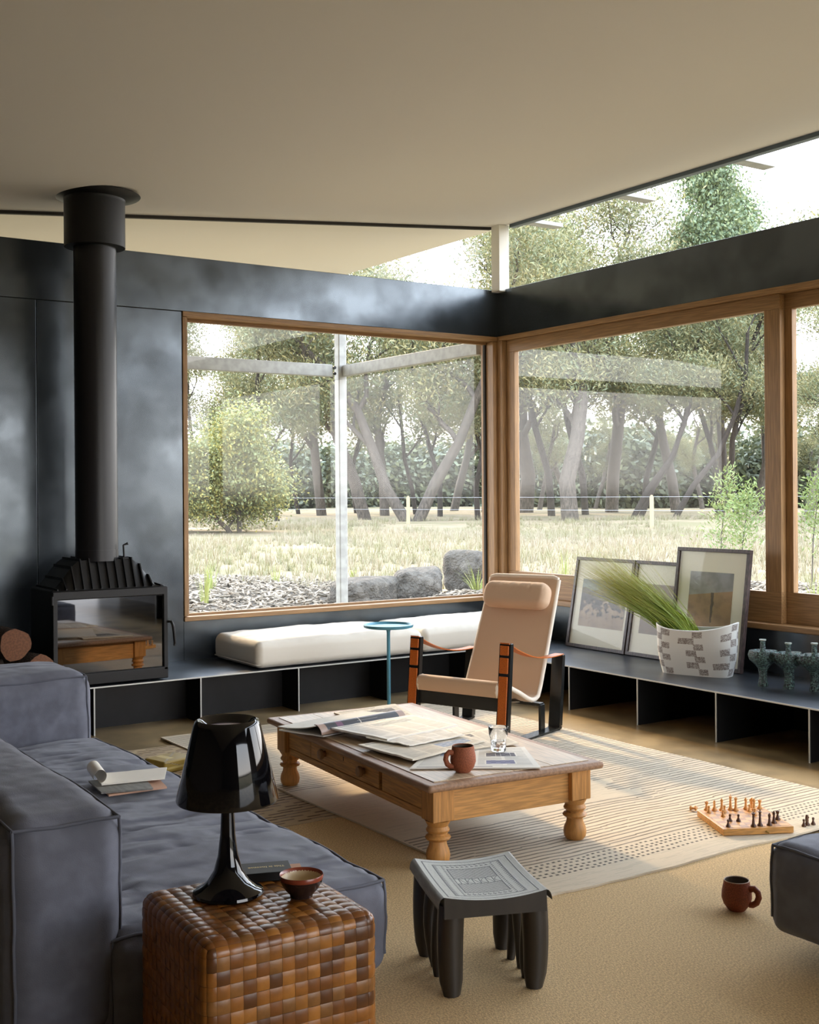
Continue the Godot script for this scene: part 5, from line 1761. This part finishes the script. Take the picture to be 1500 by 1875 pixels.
func make_frames() -> void:
	var gp := glass_pane("picture_glass", 0.03)
	gp.metallic_specular = 0.3
	var e := [
		["framed photograph of mottled shade, leftmost of the three leaning pictures", 5.74, 5.858, -6.56, -5.965, 0.645, 0, Rect2(0.15, 0.24, 0.76, 0.52)],
		["framed brown photograph between the other two leaning pictures", 5.745, 5.862, -5.96, -5.36, 0.645, 1, Rect2(0.15, 0.24, 0.76, 0.52)],
		["taller framed photograph of a dry plain, rightmost of the leaning pictures", 5.70, 5.80, -5.52, -4.925, 0.75, 2, Rect2(0.2, 0.2, 0.6, 0.56)],
	]
	for p: Array in e:
		var hgt: float = p[5]
		var wd: float = p[4] - p[3]
		var lean := asin((p[2] - p[1]) / hgt)
		# local x: along the wall to the right (towards camera), y up the frame, z out of the picture into the room
		var up := Vector3(sin(lean), cos(lean), 0)
		var rt := Vector3(0, 0, 1)
		var o := thing("picture_frame", p[0], "picture frame", Vector3(p[1], BENCH + 0.001, (p[3] + p[4]) / 2.0))
		o.basis = Basis(rt, up, rt.cross(up))
		var fw := 0.024
		var fr := MB.new()
		fr.rbox(Vector3(0, fw / 2.0, 0), Vector3(wd, fw, 0.03), 0.002).rbox(Vector3(0, hgt - fw / 2.0, 0), Vector3(wd, fw, 0.03), 0.002)
		fr.rbox(Vector3(-wd / 2.0 + fw / 2.0, hgt / 2.0, 0), Vector3(fw, hgt - 2.0 * fw, 0.03), 0.002).rbox(Vector3(wd / 2.0 - fw / 2.0, hgt / 2.0, 0), Vector3(fw, hgt - 2.0 * fw, 0.03), 0.002)
		part(o, "frame", fr, M.frame_wood)
		part(o, "backing", MB.new().box(Vector3(0, hgt / 2.0, -0.01), Vector3(wd - 0.03, hgt - 0.03, 0.004)), M.dark_gap)
		part(o, "mount", MB.new().box(Vector3(0, hgt / 2.0, 0.0), Vector3(wd - 0.04, hgt - 0.04, 0.003)), M.mount)
		var q: Rect2 = p[7]
		var x0 := -wd / 2.0 + q.position.x * wd
		var x1 := x0 + q.size.x * wd
		var y1 := hgt * (1.0 - q.position.y)
		var y0 := y1 - q.size.y * hgt
		var b := MB.new()
		b.quad(Vector3(x0, y1, 0.0022), Vector3(x1, y1, 0.0022), Vector3(x1, y0, 0.0022), Vector3(x0, y0, 0.0022), Vector3(0, hgt / 2.0, -1))
		part(o, "print", b, printed("print_%d" % p[6], print_image(p[6]), 0.6))
		part(o, "glazing", MB.new().quad_sheet(Vector3(-wd / 2.0 + 0.02, 0.02, 0.009), Vector3(wd - 0.04, 0, 0), Vector3(0, hgt - 0.04, 0)), gp)


func make_vases() -> void:
	# white bag-shaped vase with brushed brown checks
	var im := Image.create(512, 256, false, Image.FORMAT_RGB8)
	im.fill(Color(0.83, 0.825, 0.80))
	var r := RandomNumberGenerator.new()
	r.seed = 12
	for k in 22:
		for j in 7:
			var on := k % 4 < 2 and (j + k) % 2 == 0 or k % 4 == 2 and r.randf() < 0.3
			if not on:
				continue
			var x0 := k * 23 + r.randi_range(-3, 3)
			var y0 := 4 + j * 36 + r.randi_range(-3, 3)
			for y in 34:
				for x in range(0, 26, 2):
					if r.randf() < 0.72:
						fill(im, clampi(x0 + x, 0, 508), clampi(y0 + y, 0, 254), 2, 1, Color(0.40, 0.35, 0.32).lightened(r.randf() * 0.3))
	var vm := printed("brushed_checks", im, 0.55)
	var at := Vector3(5.49, BENCH, -5.085)
	var va := thing("vase", "white bag-shaped ceramic vase with brown brushed checks on the bench", "vase", at, -1.214)
	var skin := func(a: float, f: float, off: float) -> Vector3:
		# rounded oblong that widens upwards; rim dips in the middle of the long sides
		var c := cos(a)
		var s := sin(a)
		var ex := lerpf(0.212, 0.262, f) - off
		var ez := lerpf(0.085, 0.125, f) - off
		var pw := lerpf(0.55, 0.8, f)
		var top := 0.31 - 0.04 * pow(absf(s), 2.0) + 0.012 * c
		return Vector3(signf(c) * pow(absf(c), pw) * ex + 0.008 * sin(f * 5.0 + a), f * top, signf(s) * pow(absf(s), pw) * ez)
	# angles at equal steps along the girth, so that the brushed checks keep their width
	var girth := [0.0]
	for k in 720:
		var p0: Vector3 = skin.call(k / 720.0 * TAU, 0.6, 0.0)
		var p1: Vector3 = skin.call((k + 1) / 720.0 * TAU, 0.6, 0.0)
		girth.append(girth[k] + p0.distance_to(p1))
	var angle := []
	var at_k := 0
	for k in 97:
		while at_k < 719 and girth[at_k + 1] < girth[720] * k / 96.0:
			at_k += 1
		angle.append((at_k + (0.0 if k == 0 else 1.0)) / 720.0 * TAU)
	part(va, "body", MB.new().surf(96, 18, func(u: float, v: float) -> Vector3: return skin.call(angle[int(roundf(u * 96.0))], v, 0.0)), vm)
	part(va, "inside", MB.new().surf(72, 10, func(u: float, v: float) -> Vector3: return skin.call(u * TAU, 0.05 + 0.95 * v, 0.007), true), M.vase_rim)
	var rim := []
	for k in 73:
		rim.append(skin.call(k / 72.0 * TAU, 1.0, 0.0035))
	part(va, "rim", MB.new().tube(rim, [0.0045], 6, false), M.vase_rim)
	part(va, "base", MB.new().surf(72, 2, func(u: float, v: float) -> Vector3:
		var p: Vector3 = skin.call(u * TAU, 0.02, 0.0)
		return Vector3(p.x * v, 0.004, p.z * v)), M.vase_rim)
	# sheaf of green grass leaning out of it
	rng.seed = 31
	var g := MB.new()
	g.tinted = true
	var root := at + Vector3(0.0, 0.05, 0.02)
	for k in 1000:
		var mouth := at + Vector3(-0.045 + rng.randfn() * 0.028, 0.275 + rng.randf() * 0.01, rng.randf_range(-0.27, 0.04))
		var st := root.lerp(mouth, 0.6)
		var spread := Vector2(rng.randfn(), rng.randfn())
		var len_ := rng.randf_range(0.7, 1.05)
		var tip := mouth + Vector3(0.03 + spread.x * 0.05, 0.36 + spread.y * 0.085, -0.86 + spread.x * 0.09) * len_
		var mid := mouth.lerp(tip, 0.5) + Vector3(0, 0.035 + 0.012 * rng.randfn(), 0)
		var w := Vector3(rng.randfn(), rng.randfn(), rng.randfn()).normalized() * rng.randf_range(0.002, 0.0034)
		var c := Color(0.17, 0.27, 0.04).lerp(Color(0.44, 0.52, 0.09), rng.randf())
		var last := st
		for j in 6:
			var f := (j + 1) / 6.0
			var p: Vector3
			if f < 0.25:
				p = st.lerp(mouth, f / 0.25)
			else:
				var q := (f - 0.25) / 0.75
				p = mouth.lerp(mid, q).lerp(mid.lerp(tip, q), q)
			g.col = c.lerp(Color(0.52, 0.40, 0.12), smoothstep(0.45, 1.0, f) * rng.randf_range(0.3, 0.95))
			g.quad(last - w * (1.15 - f), last + w * (1.15 - f), p + w * (1.0 - f * 0.95), p - w * (1.0 - f * 0.95))
			last = p
	whole("grass_sheaf", g, M.blade, "sheaf of long green grass leaning left out of the white vase", "grass")
	# ceramic sculpture: cups with necks on stout legs, joined in a row
	var sc := thing("ceramic_sculpture", "green-black glazed ceramic sculpture of joined cups on legs, right end of the bench", "sculpture", Vector3(5.5, BENCH, -4.4))
	var o := sc.position
	var units := [[Vector3(5.45, BENCH, -4.555), 0.052, 0.034], [Vector3(5.49, BENCH, -4.41), 0.054, 0.022], [Vector3(5.535, BENCH, -4.27), 0.058, 0.036], [Vector3(5.56, BENCH, -4.13), 0.054, 0.028], [Vector3(5.58, BENCH, -3.99), 0.05, 0.03]]
	for k in units.size():
		var p: Vector3 = units[k][0] - o
		var rr: float = units[k][1]
		var nk: float = units[k][2]
		var wob := func(a: float, y: float) -> float:
			return 1.0 + 0.09 * sin(a * 3.0 + k * 1.7) * smoothstep(0.08, 0.14, y) + 0.06 * sin(a * 5.0 + k) * smoothstep(0.1, 0.15, y) + 0.05 * sin(a * 2.0 + y * 40.0)
		var big := 1.32
		var up := func(l: Array) -> Array:
			var o2 := []
			for q: Vector2 in l:
				o2.append(q * big)
			return o2
		part(sc, "cup", MB.new().lathe(up.call([Vector2(0, 0), Vector2(0.02, 0), Vector2(0.0215, 0.006), Vector2(0.018, 0.02), Vector2(0.0165, 0.05), Vector2(0.021, 0.075), Vector2(0.036, 0.095), Vector2(rr, 0.112), Vector2(rr * 1.14, 0.132), Vector2(rr * 1.08, 0.152), Vector2(rr * 0.85, 0.147), Vector2(rr * 0.45, 0.142), Vector2(0.0, 0.141)]), 40, p, Basis.IDENTITY, wob), M.ceramic)
		part(sc, "neck", MB.new().lathe(up.call([Vector2(0.02, 0.138), Vector2(0.0125, 0.15), Vector2(0.0105, 0.165 + nk * 0.4), Vector2(0.011, 0.178 + nk * 0.5)]), 20, p), M.ceramic)
		part(sc, "neck_lip", MB.new().lathe(up.call([Vector2(0.0105, 0.177 + nk * 0.5), Vector2(0.0145, 0.179 + nk * 0.5), Vector2(0.0145, 0.184 + nk * 0.5), Vector2(0.007, 0.185 + nk * 0.5), Vector2(0.007, 0.173)]), 20, p), M.ceramic_rim)
		if k > 0:
			part(sc, "leg", MB.new().tube([p + Vector3(0.07, 0.0, -0.04), p + Vector3(0.07, 0.08, -0.04), p + Vector3(0.05, 0.16, -0.03)], [0.021, 0.017, 0.034], 12), M.ceramic)
			var back: Vector3 = units[k - 1][0] - o
			part(sc, "bridge", MB.new().tube([back.lerp(p, 0.3) + Vector3(0, 0.172, 0), back.lerp(p, 0.5) + Vector3(0, 0.168, 0), back.lerp(p, 0.7) + Vector3(0, 0.172, 0)], [0.034, 0.026, 0.034], 12), M.ceramic)


func make_loose() -> void:
	# magazines on the sofa seat
	var y := 0.345
	for k in 3:
		var c: Array = [[[1.48, -4.30], [1.70, -4.27], [1.66, -4.05], [1.45, -4.06]], [[1.45, -4.27], [1.64, -4.22], [1.60, -4.03], [1.43, -4.08]], [[1.50, -4.33], [1.755, -4.28], [1.68, -4.12], [1.46, -4.16]]][k]
		var cs := []
		for q: Array in c:
			cs.append(Vector2(q[0], q[1]))
		if k < 2:
			whole("magazine", sheet_on(cs, y + 0.008 * k, 0.006, 80 + k, 0.002), M.paper_edge if k == 0 else M.stool_lip, ["bottom magazine of the small pile on the sofa seat", "middle magazine of the small pile on the sofa seat"][k], "magazine")
		else:
			var om := thing("open_magazine", "open magazine with its left pages rolled back, on top of the sofa pile", "magazine", Vector3.ZERO)
			part(om, "pages", sheet_on(cs, y + 0.016, 0.004, 82, 0.003), M.paper_white)
			part(om, "rolled_page", MB.new().surf(16, 8, func(u: float, v: float) -> Vector3:
				var an := u * 5.2
				return Vector3(1.50, y + 0.024, -4.33).lerp(Vector3(1.47, y + 0.024, -4.17), v) + Vector3(0.024 * sin(an) - 0.012, 0.024 - 0.024 * cos(an), 0.0)), M.paper_white)
	# things on the floor behind the sofa seat
	var pk := thing("paper_packet", "yellow printed packet lying on the brown-striped rug by the sofa", "packet", Vector3(2.36, 0.009, -5.72), 0.3)
	var im := Image.create(64, 64, false, Image.FORMAT_RGB8)
	im.fill(Color(0.6, 0.5, 0.2))
	for k in 60:
		fill(im, (k * 23) % 60, (k * 37) % 60, 5, 3, Color(0.45, 0.36, 0.16).lightened(0.1 * (k % 5)))
	fill(im, 6, 20, 40, 12, Color(0.75, 0.66, 0.4))
	part(pk, "packet", MB.new().rbox(Vector3(0, 0.03, 0), Vector3(0.2, 0.06, 0.16), 0.01), printed("packet_print", im, 0.5))
	for k in 2:
		whole("paper_roll", MB.new().tube([Vector3(0, 0.02, 0), Vector3(0.05, 0.05, -0.1)], [0.018], 14), M.paper_white, ["white rolled paper leaning beside the yellow packet", "second white paper roll, nearer the lamp shade"][k], "paper", Vector3(2.44 + 0.06 * k, 0.01, -5.52 + 0.1 * k), 0.5)


func _ready() -> void:
	rng.seed = 7
	make_view()
	make_materials()
	make_room()
	make_bench()
	make_outdoors()
	make_stove()
	make_seating()
	make_table()
	make_small_things()
